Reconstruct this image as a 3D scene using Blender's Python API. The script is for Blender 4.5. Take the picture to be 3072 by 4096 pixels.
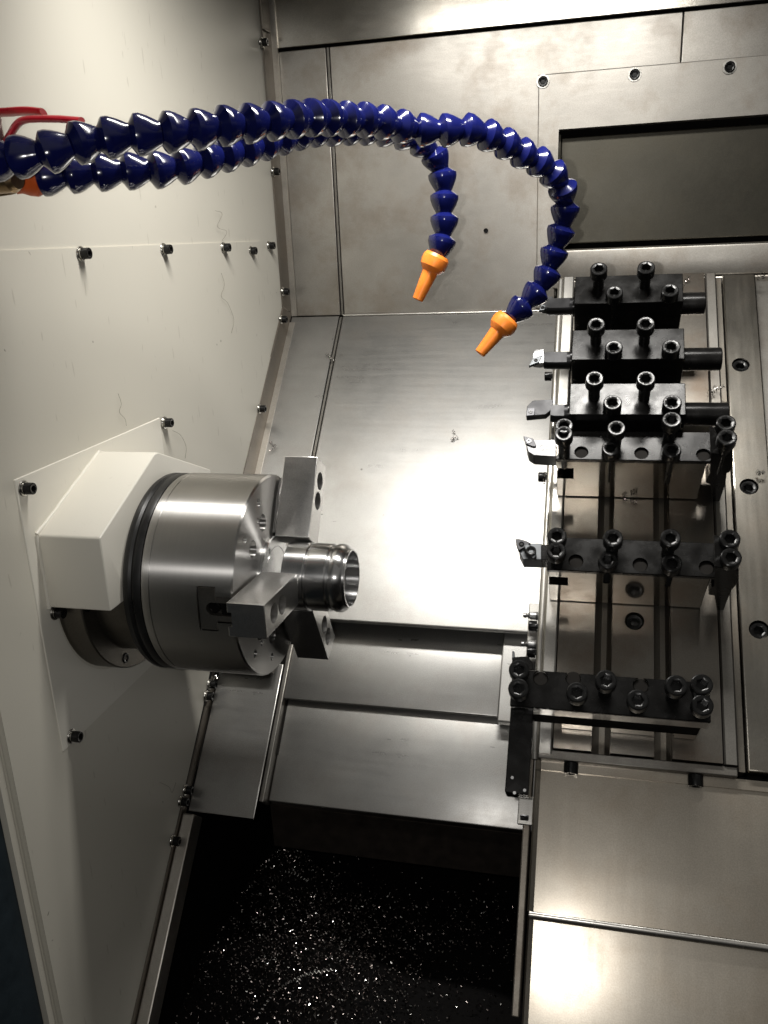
import bpy, bmesh, math, random
from math import sin, cos, pi, radians as rad
from mathutils import Vector as V, Matrix

for o in list(bpy.data.objects):
    bpy.data.objects.remove(o)
SC = bpy.context.scene
COL = SC.collection

# ------------------------------------------------------------------ camera
YAW, PIT, ROL, F, CX, CY = rad(14.2126), rad(17.640), rad(2.5538), 1853.8, 829.5, 1106.0
_f = V((-sin(YAW)*cos(PIT), cos(YAW)*cos(PIT), -sin(PIT)))
_r0 = V((cos(YAW), sin(YAW), 0))
_d0 = _f.cross(_r0)
_r = _r0*cos(ROL) + _d0*sin(ROL)
_d = -_r0*sin(ROL) + _d0*cos(ROL)
cam = bpy.data.cameras.new('camera')
cam.sensor_fit = 'HORIZONTAL'
cam.sensor_width = 36.0
cam.lens = 36.0*F/1659.0
cam.clip_start, cam.clip_end = 0.02, 60.0
camo = bpy.data.objects.new('camera', cam)
COL.objects.link(camo)
camo.matrix_world = Matrix(((_r.x, -_d.x, -_f.x, 0), (_r.y, -_d.y, -_f.y, 0), (_r.z, -_d.z, -_f.z, 0), (0, 0, 0, 1)))
SC.camera = camo

# ------------------------------------------------------------------ world, lamps, exposure
SC.view_settings.view_transform = 'Standard'
SC.view_settings.look = 'None'
SC.view_settings.exposure = 0.0
SC.view_settings.gamma = 1.0
SC.view_settings.use_curve_mapping = False
w = bpy.data.worlds.new('World')
SC.world = w
w.use_nodes = True
# the workshop beyond the open door: a dim lit hall above, a dark floor below
_nt = w.node_tree
_tc = _nt.nodes.new('ShaderNodeTexCoord'); _sx = _nt.nodes.new('ShaderNodeSeparateXYZ'); _rp = _nt.nodes.new('ShaderNodeValToRGB')
_nt.links.new(_tc.outputs['Generated'], _sx.inputs[0]); _nt.links.new(_sx.outputs['Z'], _rp.inputs[0])
_rp.color_ramp.elements[0].position = 0.0; _rp.color_ramp.elements[0].color = (0.04, 0.038, 0.036, 1)
_rp.color_ramp.elements[1].position = 0.35; _rp.color_ramp.elements[1].color = (1.0, 0.97, 0.91, 1)
_nt.links.new(_rp.outputs[0], _nt.nodes['Background'].inputs[0])
_nt.nodes['Background'].inputs[1].default_value = 0.17
SC.cycles.use_denoising = True
SC.cycles.max_bounces = 7
SC.cycles.caustics_reflective = False
SC.cycles.sample_clamp_indirect = 6.0

def lamp(name, kind, loc, power, color, **kw):
    l = bpy.data.lights.new(name, kind)
    l.energy, l.color = power, color
    for k, v in kw.items():
        setattr(l, k, v)
    o = bpy.data.objects.new(name, l)
    o.location = loc
    COL.objects.link(o)
    return o
# machine lamp: a tube under the roof, along the spindle direction
tube = lamp('machine_lamp', 'AREA', (-0.115, 0.80, 0.43), 7.0, (1.0, 0.97, 0.92), shape='RECTANGLE', size=0.52, size_y=0.055, spread=rad(128))
tube.rotation_euler = (rad(22), 0, 0)
# the lit flash of the phone, beside its lens
lamp('phone_flash', 'POINT', (-0.028, 0.012, 0.002), 5.5, (1.0, 0.97, 0.93), shadow_soft_size=0.004)

# ------------------------------------------------------------------ pixel -> plane helpers (pixels of the 1659 px wide picture)
def ray(px, py):
    return _r*((px-CX)/F) + _d*((py-CY)/F) + _f
def at_x(px, py, X):
    v = ray(px, py); return v*(X/v.x)
def at_y(px, py, Y):
    v = ray(px, py); return v*(Y/v.y)
def at_depth(px, py, D):
    return ray(px, py)*D
K = math.sqrt(0.5)
HA = -0.79083
def S(x, s, h):
    "slant frame: x along the spindle, s up the slant, h away from it (0 = spindle height)"
    q = h+HA
    return V((x, (s-q)*K, (s+q)*K))
EN = V((0, -K, K)); ES = V((0, K, K))
def S_at(px, py, h):
    v = ray(px, py); p = v*((h+HA)/v.dot(EN)); return (p.x, p.dot(ES))
def F_at(px, py, s):
    v = ray(px, py); p = v*(s/v.dot(ES)); return (p.x, p.dot(EN)-HA)
def crop(x0, y0, x1, y1, wid):
    k = (x1-x0)/wid
    return lambda c: ((x0+c[0]*k)*.54004, (y0+c[1]*k)*.54004)
Z1 = crop(2050, 1000, 2950, 1700, 1659)
Z2 = crop(2050, 1600, 3072, 2420, 1659)
Z3 = crop(2000, 2050, 3072, 2900, 1659)
Z4 = crop(1980, 2550, 3072, 3400, 1659)
Z5 = crop(500, 1750, 1500, 2750, 1659)
KA = crop(2080, 1680, 2480, 2100, 1659)
KB = crop(2560, 1680, 3000, 2100, 1659)
KC = crop(2060, 2140, 2460, 2560, 1659)
KD = crop(2640, 2100, 3072, 2500, 1659)
KE = crop(2000, 2600, 2440, 3240, 1521)
C6 = crop(1536, 2048, 3072, 3072, 1659)
C8 = crop(1536, 3072, 3072, 4096, 1659)

# ------------------------------------------------------------------ materials
MATS = {}
def new_mat(name):
    m = bpy.data.materials.new(name)
    m.use_nodes = True
    nt = m.node_tree
    b = nt.nodes['Principled BSDF']
    MATS[name] = m
    return m, nt, b
def N(nt, t, **kw):
    n = nt.nodes.new(t)
    for k, v in kw.items():
        if k in n.inputs:
            n.inputs[k].default_value = v
        else:
            setattr(n, k, v)
    return n
def ramp(nt, src, stops, mode='LINEAR'):
    r = nt.nodes.new('ShaderNodeValToRGB')
    r.color_ramp.interpolation = mode
    e = r.color_ramp.elements
    while len(e) < len(stops):
        e.new(0.5)
    for el, (p, c) in zip(e, stops):
        el.position = p
        el.color = c if len(c) == 4 else (*c, 1)
    nt.links.new(src, r.inputs[0])
    return r
def coords(nt, scale=(1, 1, 1), rot=(0, 0, 0)):
    tc = nt.nodes.new('ShaderNodeTexCoord')
    mp = nt.nodes.new('ShaderNodeMapping')
    mp.inputs['Scale'].default_value = scale
    mp.inputs['Rotation'].default_value = rot
    mp.inputs['Location'].default_value = (0.371, 0.713, 0.537)
    nt.links.new(tc.outputs['Object'], mp.inputs[0])
    return mp.outputs[0]
def mixc(nt, fac, a, b, blend='MIX'):
    m = nt.nodes.new('ShaderNodeMix')
    m.data_type = 'RGBA'
    m.blend_type = blend
    for sock, val in ((m.inputs[0], fac), (m.inputs[6], a), (m.inputs[7], b)):
        if hasattr(val, 'links'):
            nt.links.new(val, sock)
        else:
            sock.default_value = val if not isinstance(val, tuple) or len(val) == 4 else (*val, 1)
    return m.outputs[2]
def bump(nt, b, src, strength, dist=0.001):
    n = nt.nodes.new('ShaderNodeBump')
    n.inputs['Strength'].default_value = strength
    n.inputs['Distance'].default_value = dist
    nt.links.new(src, n.inputs['Height'])
    nt.links.new(n.outputs[0], b.inputs['Normal'])

def simple(name, col, rough, metal=0.0, grain=0.0, spec=0.5, coat=0.0, rvar=0.08):
    m, nt, b = new_mat(name)
    b.inputs['Metallic'].default_value = metal
    b.inputs['Specular IOR Level'].default_value = spec
    b.inputs['Coat Weight'].default_value = coat
    c = coords(nt)
    n1 = N(nt, 'ShaderNodeTexNoise', Scale=60.0, Detail=4.0)
    nt.links.new(c, n1.inputs['Vector'])
    lo = tuple(v*0.82 for v in col); hi = tuple(min(1, v*1.15) for v in col)
    r = ramp(nt, n1.outputs[0], [(0.3, lo), (0.7, hi)])
    nt.links.new(r.outputs[0], b.inputs['Base Color'])
    rr = ramp(nt, n1.outputs[0], [(0.3, (max(0, rough-rvar),)*3), (0.7, (rough+rvar,)*3)])
    nt.links.new(rr.outputs[0], b.inputs['Roughness'])
    if grain:
        n2 = N(nt, 'ShaderNodeTexNoise', Scale=900.0, Detail=2.0)
        nt.links.new(c, n2.inputs['Vector'])
        bump(nt, b, n2.outputs[0], grain, 0.0004)
    return m

def steel(name, col=(0.50, 0.475, 0.43), rough=0.36, brush=(1, 1, 1), rot=(0, 0, 0), bstr=0.12, stain=0.35, stain_col=(0.20, 0.16, 0.12), grain=0.02, haze=0.20, mixf=0.38, spots=True, bscale=140.0):
    m, nt, b = new_mat(name)
    b.inputs['Metallic'].default_value = 1.0
    c = coords(nt)
    big = N(nt, 'ShaderNodeTexNoise', Scale=4.5, Detail=6.0, Roughness=0.6)
    nt.links.new(c, big.inputs['Vector'])
    base = ramp(nt, big.outputs[0], [(0.3, tuple(v*0.78 for v in col)), (0.7, tuple(min(1, v*1.12) for v in col))]).outputs[0]
    n2 = N(nt, 'ShaderNodeTexNoise', Scale=11.0, Detail=8.0, Roughness=0.65)
    nt.links.new(c, n2.inputs['Vector'])
    sm = ramp(nt, n2.outputs[0], [(0.48, (0, 0, 0)), (0.72, (stain,)*3)])
    base = mixc(nt, sm.outputs[0], base, stain_col)
    if spots:
        vo = N(nt, 'ShaderNodeTexVoronoi', Scale=26.0)
        nt.links.new(c, vo.inputs['Vector'])
        wn = N(nt, 'ShaderNodeTexNoise', Scale=9.0, Detail=1.0)
        nt.links.new(c, wn.inputs['Vector'])
        mm = N(nt, 'ShaderNodeMath', operation='MULTIPLY')
        s1 = ramp(nt, vo.outputs['Distance'], [(0.035, (1, 1, 1)), (0.06, (0, 0, 0))])
        s2 = ramp(nt, wn.outputs[0], [(0.6, (0, 0, 0)), (0.68, (0.7,)*3)])
        nt.links.new(s1.outputs[0], mm.inputs[0]); nt.links.new(s2.outputs[0], mm.inputs[1])
        base = mixc(nt, mm.outputs[0], base, (0.05, 0.04, 0.035))
    fg = N(nt, 'ShaderNodeTexNoise', Scale=760.0, Detail=2.0)
    nt.links.new(c, fg.inputs['Vector'])
    fr_ = ramp(nt, fg.outputs[0], [(0.32, (0.84,)*3), (0.68, (1.0,)*3)])
    base = mixc(nt, 1.0, base, fr_.outputs[0], 'MULTIPLY')
    nt.links.new(base, b.inputs['Base Color'])
    br = N(nt, 'ShaderNodeTexNoise', Scale=bscale, Detail=3.0)
    nt.links.new(coords(nt, brush, rot), br.inputs['Vector'])
    rr = N(nt, 'ShaderNodeMath', operation='MULTIPLY_ADD')
    nt.links.new(br.outputs[0], rr.inputs[0])
    rr.inputs[1].default_value = 0.09
    ra = N(nt, 'ShaderNodeMath', operation='MULTIPLY_ADD')
    nt.links.new(n2.outputs[0], ra.inputs[0]); ra.inputs[1].default_value = 0.22; ra.inputs[2].default_value = rough-0.155
    nt.links.new(ra.outputs[0], rr.inputs[2])
    nt.links.new(rr.outputs[0], b.inputs['Roughness'])
    gn = N(nt, 'ShaderNodeTexNoise', Scale=1100.0, Detail=2.0)
    nt.links.new(c, gn.inputs['Vector'])
    ad = N(nt, 'ShaderNodeMath', operation='MULTIPLY_ADD')
    nt.links.new(gn.outputs[0], ad.inputs[0]); ad.inputs[1].default_value = grain/max(bstr, 1e-3); nt.links.new(br.outputs[0], ad.inputs[2])
    bump(nt, b, ad.outputs[0], bstr, 0.0006)
    # a second, hazier lobe: handled sheet steel never has one clean gloss
    b2 = nt.nodes.new('ShaderNodeBsdfPrincipled')
    b2.inputs['Metallic'].default_value = 1.0
    nt.links.new(base, b2.inputs['Base Color'])
    hz = N(nt, 'ShaderNodeMath', operation='ADD')
    nt.links.new(rr.outputs[0], hz.inputs[0]); hz.inputs[1].default_value = haze
    nt.links.new(hz.outputs[0], b2.inputs['Roughness'])
    mx = nt.nodes.new('ShaderNodeMixShader'); mx.inputs[0].default_value = mixf
    nt.links.new(b.outputs[0], mx.inputs[1]); nt.links.new(b2.outputs[0], mx.inputs[2])
    nt.links.new(mx.outputs[0], nt.nodes['Material Output'].inputs['Surface'])
    return m

def turned(name, col, rough, aniso=0.75, rings=900.0):
    "lathe-turned steel: fine grooves round the spindle (object X) axis"
    m, nt, b = new_mat(name)
    b.inputs['Metallic'].default_value = 1.0
    b.inputs['Anisotropic'].default_value = aniso
    b.inputs['Anisotropic Rotation'].default_value = 0.25
    t = nt.nodes.new('ShaderNodeTangent'); t.direction_type = 'RADIAL'; t.axis = 'X'
    nt.links.new(t.outputs[0], b.inputs['Tangent'])
    c = coords(nt, (1, 0.02, 0.02))
    n1 = N(nt, 'ShaderNodeTexNoise', Scale=rings, Detail=2.0)
    nt.links.new(c, n1.inputs['Vector'])
    n2 = N(nt, 'ShaderNodeTexNoise', Scale=14.0, Detail=5.0)
    nt.links.new(coords(nt), n2.inputs['Vector'])
    r = ramp(nt, n2.outputs[0], [(0.3, tuple(v*0.88 for v in col)), (0.7, col)])
    r2 = ramp(nt, n1.outputs[0], [(0.3, (0.96,)*3), (0.7, (1, 1, 1))])
    nt.links.new(mixc(nt, 1.0, r.outputs[0], r2.outputs[0], 'MULTIPLY'), b.inputs['Base Color'])
    rr = ramp(nt, n1.outputs[0], [(0.3, (rough-0.012,)*3), (0.7, (rough+0.012,)*3)])
    nt.links.new(rr.outputs[0], b.inputs['Roughness'])
    return m

def cream(name, col=(0.60, 0.575, 0.50), rough=0.42, dirt=1.0):
    m, nt, b = new_mat(name)
    c = coords(nt)
    big = N(nt, 'ShaderNodeTexNoise', Scale=3.5, Detail=5.0)
    nt.links.new(c, big.inputs['Vector'])
    base = ramp(nt, big.outputs[0], [(0.3, tuple(v*0.93 for v in col)), (0.7, col)]).outputs[0]
    # specks and hair-like swarf scratches
    vo = N(nt, 'ShaderNodeTexVoronoi', Scale=34.0)
    dn = N(nt, 'ShaderNodeTexNoise', Scale=60.0, Detail=2.0)
    nt.links.new(c, dn.inputs['Vector'])
    dv = mixc(nt, 0.02, c, dn.outputs['Color'], 'ADD')
    nt.links.new(dv, vo.inputs['Vector'])
    s1 = ramp(nt, vo.outputs['Distance'], [(0.04, (1, 1, 1)), (0.075, (0, 0, 0))])
    wn = N(nt, 'ShaderNodeTexNoise', Scale=13.0, Detail=2.0)
    nt.links.new(c, wn.inputs['Vector'])
    s2 = ramp(nt, wn.outputs[0], [(0.54, (0, 0, 0)), (0.66, (0.75*dirt,)*3)])
    mm = N(nt, 'ShaderNodeMath', operation='MULTIPLY')
    nt.links.new(s1.outputs[0], mm.inputs[0]); nt.links.new(s2.outputs[0], mm.inputs[1])
    base = mixc(nt, mm.outputs[0], base, (0.10, 0.085, 0.06))
    # short vertical streaks
    st = N(nt, 'ShaderNodeTexNoise', Scale=190.0, Detail=1.0)
    nt.links.new(coords(nt, (1, 1, 0.16)), st.inputs['Vector'])
    st2 = ramp(nt, st.outputs[0], [(0.735, (0, 0, 0)), (0.77, (0.26*dirt,)*3)])
    base = mixc(nt, st2.outputs[0], base, (0.2, 0.17, 0.12))
    nt.links.new(base, b.inputs['Base Color'])
    b.inputs['Roughness'].default_value = rough
    gn = N(nt, 'ShaderNodeTexNoise', Scale=420.0, Detail=3.0)
    nt.links.new(c, gn.inputs['Vector'])
    bump(nt, b, gn.outputs[0], 0.10, 0.0006)
    return m

cream('cream_paint')
cream('cream_guard', (0.70, 0.675, 0.60), 0.36, 0.3)
steel('sheet_steel', rough=0.36, brush=(0.25, 1, 1))
steel('back_steel', (0.38, 0.362, 0.33), rough=0.36, brush=(0.3, 1, 1), stain=0.65)
steel('top_steel', (0.34, 0.325, 0.29), rough=0.20, brush=(0.3, 1, 1), stain=0.3, haze=0.14, mixf=0.3)
steel('guard_steel', (0.41, 0.405, 0.39), rough=0.31, brush=(0.06, 1, 1), stain=0.3, bstr=0.025)
steel('cover_steel', (0.40, 0.365, 0.31), rough=0.225, brush=(1, 0.05, 0.05), stain=0.4, stain_col=(0.22, 0.165, 0.11), bstr=0.025, haze=0.27, mixf=0.5)
steel('dull_steel', (0.24, 0.23, 0.21), rough=0.38, brush=(1, 0.1, 0.1), stain=0.6, stain_col=(0.08, 0.06, 0.045))
steel('ground_steel', (0.24, 0.222, 0.195), rough=0.21, brush=(0.7, 0.7, 0.7), stain=0.6, stain_col=(0.11, 0.065, 0.035), bstr=0.04, bscale=520.0, grain=0.03)
steel('mirror_steel', (0.27, 0.258, 0.235), rough=0.10, brush=(0.7, 0.7, 0.7), stain=0.5, stain_col=(0.14, 0.09, 0.05), bstr=0.012, bscale=520.0, grain=0.008, haze=0.16, mixf=0.25)
steel('side_steel', (0.36, 0.34, 0.30), rough=0.21, brush=(1, 0.08, 0.08), stain=0.5, stain_col=(0.16, 0.12, 0.08), bstr=0.03, grain=0.02, haze=0.14, mixf=0.25)
steel('way_steel', (0.60, 0.585, 0.55), rough=0.24, brush=(1, 0.05, 0.05), stain=0.25, bstr=0.06, spots=False)
steel('mill_steel', (0.62, 0.61, 0.59), rough=0.22, brush=(0.25, 1, 1), rot=(0.3, 0.2, 0), stain=0.15, bstr=0.14, spots=False, bscale=300.0)
steel('rail_steel', (0.20, 0.18, 0.155), rough=0.45, stain=0.5)
steel('slot_steel', (0.20, 0.185, 0.16), rough=0.38, brush=(1, 0.1, 0.1), stain=0.5)
turned('turned_steel', (0.60, 0.59, 0.575), 0.33, 1.0)
turned('turned_part', (0.62, 0.62, 0.62), 0.24, 0.85, 500.0)
simple('black_oxide', (0.006, 0.0058, 0.0056), 0.25, 0.1, 0.10, 0.20)
simple('black_bolt', (0.007, 0.007, 0.007), 0.25, 0.2, 0.12, 0.30)
simple('black_bar', (0.018, 0.018, 0.019), 0.40, 0.6, 0.05, 0.3)
simple('insert_dark', (0.05, 0.05, 0.053), 0.42, 0.8, 0.1)
simple('insert_grey', (0.10, 0.105, 0.11), 0.4, 0.9, 0.1)
simple('satin_nickel', (0.36, 0.36, 0.36), 0.40, 1.0, 0.1)
simple('shank_grey', (0.11, 0.11, 0.112), 0.42, 0.9, 0.1)
simple('flange_dark', (0.05, 0.04, 0.034), 0.5, 0.8, 0.2)
simple('rubber', (0.01, 0.01, 0.01), 0.35, 0, 0.1, 0.4)
simple('blue_plastic', (0.004, 0.006, 0.060), 0.16, 0, 0.0, 0.55, 0.3, 0.04)
simple('orange_plastic', (0.86, 0.235, 0.03), 0.38, 0, 0.1, 0.4, 0.0, 0.04)
simple('orange_dark', (0.62, 0.10, 0.015), 0.4, 0, 0.2, 0.4)
simple('red_vinyl', (0.50, 0.008, 0.022), 0.3, 0, 0.1, 0.5)
simple('brass', (0.32, 0.22, 0.12), 0.35, 1.0, 0.1)
simple('zinc', (0.42, 0.41, 0.38), 0.3, 1.0, 0.1)
simple('navy_paint', (0.018, 0.027, 0.034), 0.5, 0, 0.15, 0.3)
steel('recess_steel', (0.085, 0.08, 0.066), rough=0.38, stain=0.3, stain_col=(0.08, 0.07, 0.05))
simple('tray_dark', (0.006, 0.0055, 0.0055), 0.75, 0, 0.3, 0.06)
simple('gap_dark', (0.008, 0.007, 0.006), 0.7, 0, 0.0, 0.1)
simple('chip_metal', (0.48, 0.47, 0.45), 0.16, 1.0, 0.0)
simple('chip_dark', (0.22, 0.19, 0.18), 0.22, 1.0, 0.0)
simple('hair_swarf', (0.14, 0.12, 0.085), 0.5, 0.3, 0.0)
simple('engraving', (0.42, 0.42, 0.42), 0.6, 0.0)

# ------------------------------------------------------------------ object helpers
def wmat(o):
    m = o.matrix_basis.copy()
    while o.parent:
        o = o.parent
        m = o.matrix_basis @ m
    return m
def link(name, bm, mat, parent=None, smooth=21, base=None, rot=None):
    "one mesh object; bm is in world space; base/rot give a top-level mesh its own origin"
    me = bpy.data.meshes.new(name)
    bmesh.ops.recalc_face_normals(bm, faces=bm.faces)
    bm.to_mesh(me); bm.free()
    o = bpy.data.objects.new(name, me)
    COL.objects.link(o)
    if parent:
        o.parent = parent
        me.transform(wmat(parent).inverted())
    elif base is not None:
        o.location = base
        if rot: o.rotation_euler = rot
        me.transform(o.matrix_basis.inverted())
    mats = mat if isinstance(mat, (list, tuple)) else [mat]
    for mm in mats:
        me.materials.append(MATS[mm])
    if smooth:
        me.shade_smooth()
        me.set_sharp_from_angle(angle=rad(smooth))
    return o
def thing(name, label, cat, loc, rot=(0, 0, 0), group=None):
    o = bpy.data.objects.new(name, None)
    o.empty_display_size = 0.02
    COL.objects.link(o)
    o.location = loc; o.rotation_euler = rot
    return tag(o, label, cat, group)
def tag(o, label, cat, group=None):
    o['label'] = label; o['category'] = cat
    if group: o['group'] = group
    return o
def struct(o):
    o['kind'] = 'structure'; return o
SL = (rad(45), 0, 0)
def sthing(name, label, cat, x, s, h, group=None):
    return thing(name, label, cat, S(x, s, h), SL, group)

IDW = lambda x, y, z: V((x, y, z))
def boxin(bm, a, b, fr=IDW, bev=0.0, seg=2):
    "box between corners a and b of frame fr"
    x0, x1 = sorted((a[0], b[0])); y0, y1 = sorted((a[1], b[1])); z0, z1 = sorted((a[2], b[2]))
    return prism(bm, [(x0, y0), (x1, y0), (x1, y1), (x0, y1)], z0, z1, fr, bev, seg)
def prism(bm, poly, z0, z1, fr=IDW, bev=0.0, seg=2):
    "polygon in the frame's first two axes, extruded along the third"
    lo = [bm.verts.new(fr(p[0], p[1], z0)) for p in poly]
    hi = [bm.verts.new(fr(p[0], p[1], z1)) for p in poly]
    n = len(poly)
    fs = [bm.faces.new(lo), bm.faces.new(hi)]
    for i in range(n):
        fs.append(bm.faces.new((lo[i], lo[(i+1) % n], hi[(i+1) % n], hi[i])))
    if bev:
        es = {e for f in fs for e in f.edges}
        bmesh.ops.bevel(bm, geom=list(es), offset=bev, segments=seg, profile=0.5, affect='EDGES', clamp_overlap=True)
    return fs
def frame(o, ax, up=None):
    "frame with third axis = ax at o"
    z = V(ax).normalized()
    u = V(up) if up is not None else (V((1, 0, 0)) if abs(z.x) < 0.9 else V((0, 1, 0)))
    x = (u-z*u.dot(z)).normalized(); y = z.cross(x)
    o = V(o)
    return lambda a, b, c: o+x*a+y*b+z*c
def lathe(bm, prof, fr, n=32, close=False):
    "profile [(r, t)] revolved about the frame's third axis"
    rings = []
    for r, t in prof:
        if r < 1e-7:
            rings.append([bm.verts.new(fr(0, 0, t))])
        else:
            rings.append([bm.verts.new(fr(r*cos(2*pi*i/n), r*sin(2*pi*i/n), t)) for i in range(n)])
    prs = list(zip(rings, rings[1:]))
    if close: prs.append((rings[-1], rings[0]))
    for a, b in prs:
        if len(a) == 1 and len(b) == 1: continue
        for i in range(n):
            j = (i+1) % n
            if len(a) == 1: bm.faces.new((a[0], b[i], b[j]))
            elif len(b) == 1: bm.faces.new((a[i], a[j], b[0]))
            else: bm.faces.new((a[i], a[j], b[j], b[i]))
def cyl(bm, r, t0, t1, fr, n=32, ch=0.0):
    if ch: lathe(bm, [(0, t0), (r-ch, t0), (r, t0+ch), (r, t1-ch), (r-ch, t1), (0, t1)], fr, n)
    else: lathe(bm, [(0, t0), (r, t0), (r, t1), (0, t1)], fr, n)
def tube(bm, pts, r, n=8, flat=None):
    "tube along points; flat=(a,b) gives an elliptical section"
    pts = [V(p) for p in pts]
    rings = []
    up = V((0.13, 0.2, 1))
    for i, p in enumerate(pts):
        t = (pts[min(i+1, len(pts)-1)]-pts[max(i-1, 0)]).normalized()
        x = (up-t*up.dot(t))
        if x.length < 1e-4: x = V((1, 0, 0)).cross(t)
        x.normalize(); y = t.cross(x); up = x
        a, b = flat if flat else (r, r)
        rings.append([bm.verts.new(p+x*a*cos(2*pi*k/n)+y*b*sin(2*pi*k/n)) for k in range(n)])
    for a, b in zip(rings, rings[1:]):
        for k in range(n):
            j = (k+1) % n
            bm.faces.new((a[k], a[j], b[j], b[k]))
    bm.faces.new(rings[0]); bm.faces.new(rings[-1])
def boolean(bm, cutters, op='DIFFERENCE'):
    "bm minus each cutter bmesh (world space)"
    def tmp(b):
        me = bpy.data.meshes.new('tmp'); bmesh.ops.recalc_face_normals(b, faces=b.faces); b.to_mesh(me); b.free()
        o = bpy.data.objects.new('tmp', me); COL.objects.link(o); return o
    a = tmp(bm); cs = [tmp(c) for c in cutters]
    for c in cs:
        md = a.modifiers.new('b', 'BOOLEAN'); md.operation = op; md.object = c; md.solver = 'EXACT'
    dg = bpy.context.evaluated_depsgraph_get()
    me = bpy.data.meshes.new_from_object(a.evaluated_get(dg))
    out = bmesh.new(); out.from_mesh(me)
    for o in [a]+cs:
        d = o.data; bpy.data.objects.remove(o); bpy.data.meshes.remove(d)
    bpy.data.meshes.remove(me)
    return out
def catmull(pts, n):
    "n+1 points evenly spaced along a Catmull-Rom curve"
    P = [V(p) for p in pts]; P = [P[0]*2-P[1]]+P+[P[-1]*2-P[-2]]
    d = []
    for i in range(1, len(P)-2):
        for k in range(24):
            t = k/24
            a, b, c, e = P[i-1], P[i], P[i+1], P[i+2]
            d.append(0.5*((2*b)+(c-a)*t+(2*a-5*b+4*c-e)*t*t+(3*b-a-3*c+e)*t**3))
    d.append(P[-2])
    L = [0]
    for a, b in zip(d, d[1:]): L.append(L[-1]+(b-a).length)
    out = []; j = 0
    for k in range(n+1):
        q = L[-1]*k/n
        while j < len(L)-2 and L[j+1] < q: j += 1
        f = (q-L[j])/max(L[j+1]-L[j], 1e-9)
        out.append(d[j].lerp(d[j+1], min(1, f)))
    return out, L[-1]

# cap screw with a real hex socket: head top at t=0, axis pointing +t out of the surface
def cap_screw_bm(fr, R=0.009, H=0.012, shank=0.0055, L=0.05, thread=True):
    bm = bmesh.new()
    n = 36; ch = R*0.10; hx = R*0.56
    def circ(r, t): return [bm.verts.new(fr(r*cos(2*pi*i/n), r*sin(2*pi*i/n), t)) for i in range(n)]
    def hexa(r, t):
        o = []
        for i in range(n):
            a = 2*pi*i/n
            q = r*cos(pi/6)/cos((a % (pi/3))-pi/6)
            o.append(bm.verts.new(fr(q*cos(a), q*sin(a), t)))
        return o
    def knurl(t):
        return [bm.verts.new(fr((R-(0.00022 if i % 2 else 0))*cos(2*pi*i/n), (R-(0.00022 if i % 2 else 0))*sin(2*pi*i/n), t)) for i in range(n)]
    rings = [hexa(hx, -H*0.62), hexa(hx, -ch*0.6), circ(hx*1.16, 0), circ(R-ch*1.4, 0), circ(R-ch*0.3, -ch*0.6), knurl(-ch*1.6), knurl(-H+ch*0.5), circ(R-ch*0.5, -H), circ(shank, -H-0.0002)]
    t = -H-0.0002
    if thread:
        k = 0
        while t > -H-L:
            rings.append(circ(shank*(0.92 if k % 2 else 1.0), t-0.0007)); t -= 0.0008; k += 1
    else:
        rings.append(circ(shank, -H-L))
    for a, b in zip(rings, rings[1:]):
        for i in range(n):
            j = (i+1) % n
            bm.faces.new((a[i], a[j], b[j], b[i]))
    bm.faces.new(rings[0]); bm.faces.new(rings[-1])
    return bm
_ME = {}
def shared(key, bmf, mat, smooth=26):
    "mesh built once about the origin, reused by every repeat"
    if key not in _ME:
        bm = bmf()
        me = bpy.data.meshes.new(key); bmesh.ops.recalc_face_normals(bm, faces=bm.faces); bm.to_mesh(me); bm.free()
        me.materials.append(MATS[mat]); me.shade_smooth(); me.set_sharp_from_angle(angle=rad(smooth))
        _ME[key] = me
    return _ME[key]
def place(name, me, parent, world):
    o = bpy.data.objects.new(name, me); COL.objects.link(o)
    if parent:
        o.parent = parent
        o.matrix_basis = wmat(parent).inverted() @ world
    else:
        o.matrix_basis = world
    return o
def axes(o, ax, up=None, spin=0.0):
    z = V(ax).normalized()
    u = V(up) if up is not None else (V((1, 0, 0)) if abs(z.x) < 0.9 else V((0, 1, 0)))
    x = (u-z*u.dot(z)).normalized(); y = z.cross(x)
    x, y = x*cos(spin)+y*sin(spin), y*cos(spin)-x*sin(spin)
    o = V(o)
    return Matrix(((x.x, y.x, z.x, o.x), (x.y, y.y, z.y, o.y), (x.z, y.z, z.z, o.z), (0, 0, 0, 1)))
random.seed(7)
M_CLAMP = lambda: shared('clamp_bolt', lambda: cap_screw_bm(IDW, 0.0093, 0.0120, 0.0060, 0.05, False), 'black_bolt')
M_THREAD = lambda: shared('thread_bolt', lambda: cap_screw_bm(IDW, 0.0093, 0.0115, 0.0058, 0.035, True), 'black_bolt')
M_SCREW = lambda: shared('wall_screw', lambda: cap_screw_bm(IDW, 0.0056, 0.0075, 0.0030, 0.010, False), 'black_bolt')
def washer_bm():
    bm = bmesh.new()
    lathe(bm, [(0.0033, 0), (0.0074, 0), (0.0076, 0.0006), (0.0072, 0.0014), (0.0060, 0.0016), (0.0060, 0.0030), (0.0033, 0.0030)], IDW, 28, True)
    return bm
M_WASHER = lambda: shared('wall_washer', washer_bm, 'zinc')
def wall_screw(parent, p, ax, up=None, out=0.0105):
    "socket screw on a washer, seated at p"
    s = place('screw', M_SCREW(), parent, axes(V(p)+V(ax)*out, ax, up, random.random()*3))
    place('washer', M_WASHER(), s, axes(p, ax, up))
    return s

# ================================================================== SETTING: the enclosure
XW, YB = -0.510, 1.4268
GH = -0.297                       # height of the sloped guard in the slant frame
ZB = -0.1213                      # bend between back panel and slope
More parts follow.
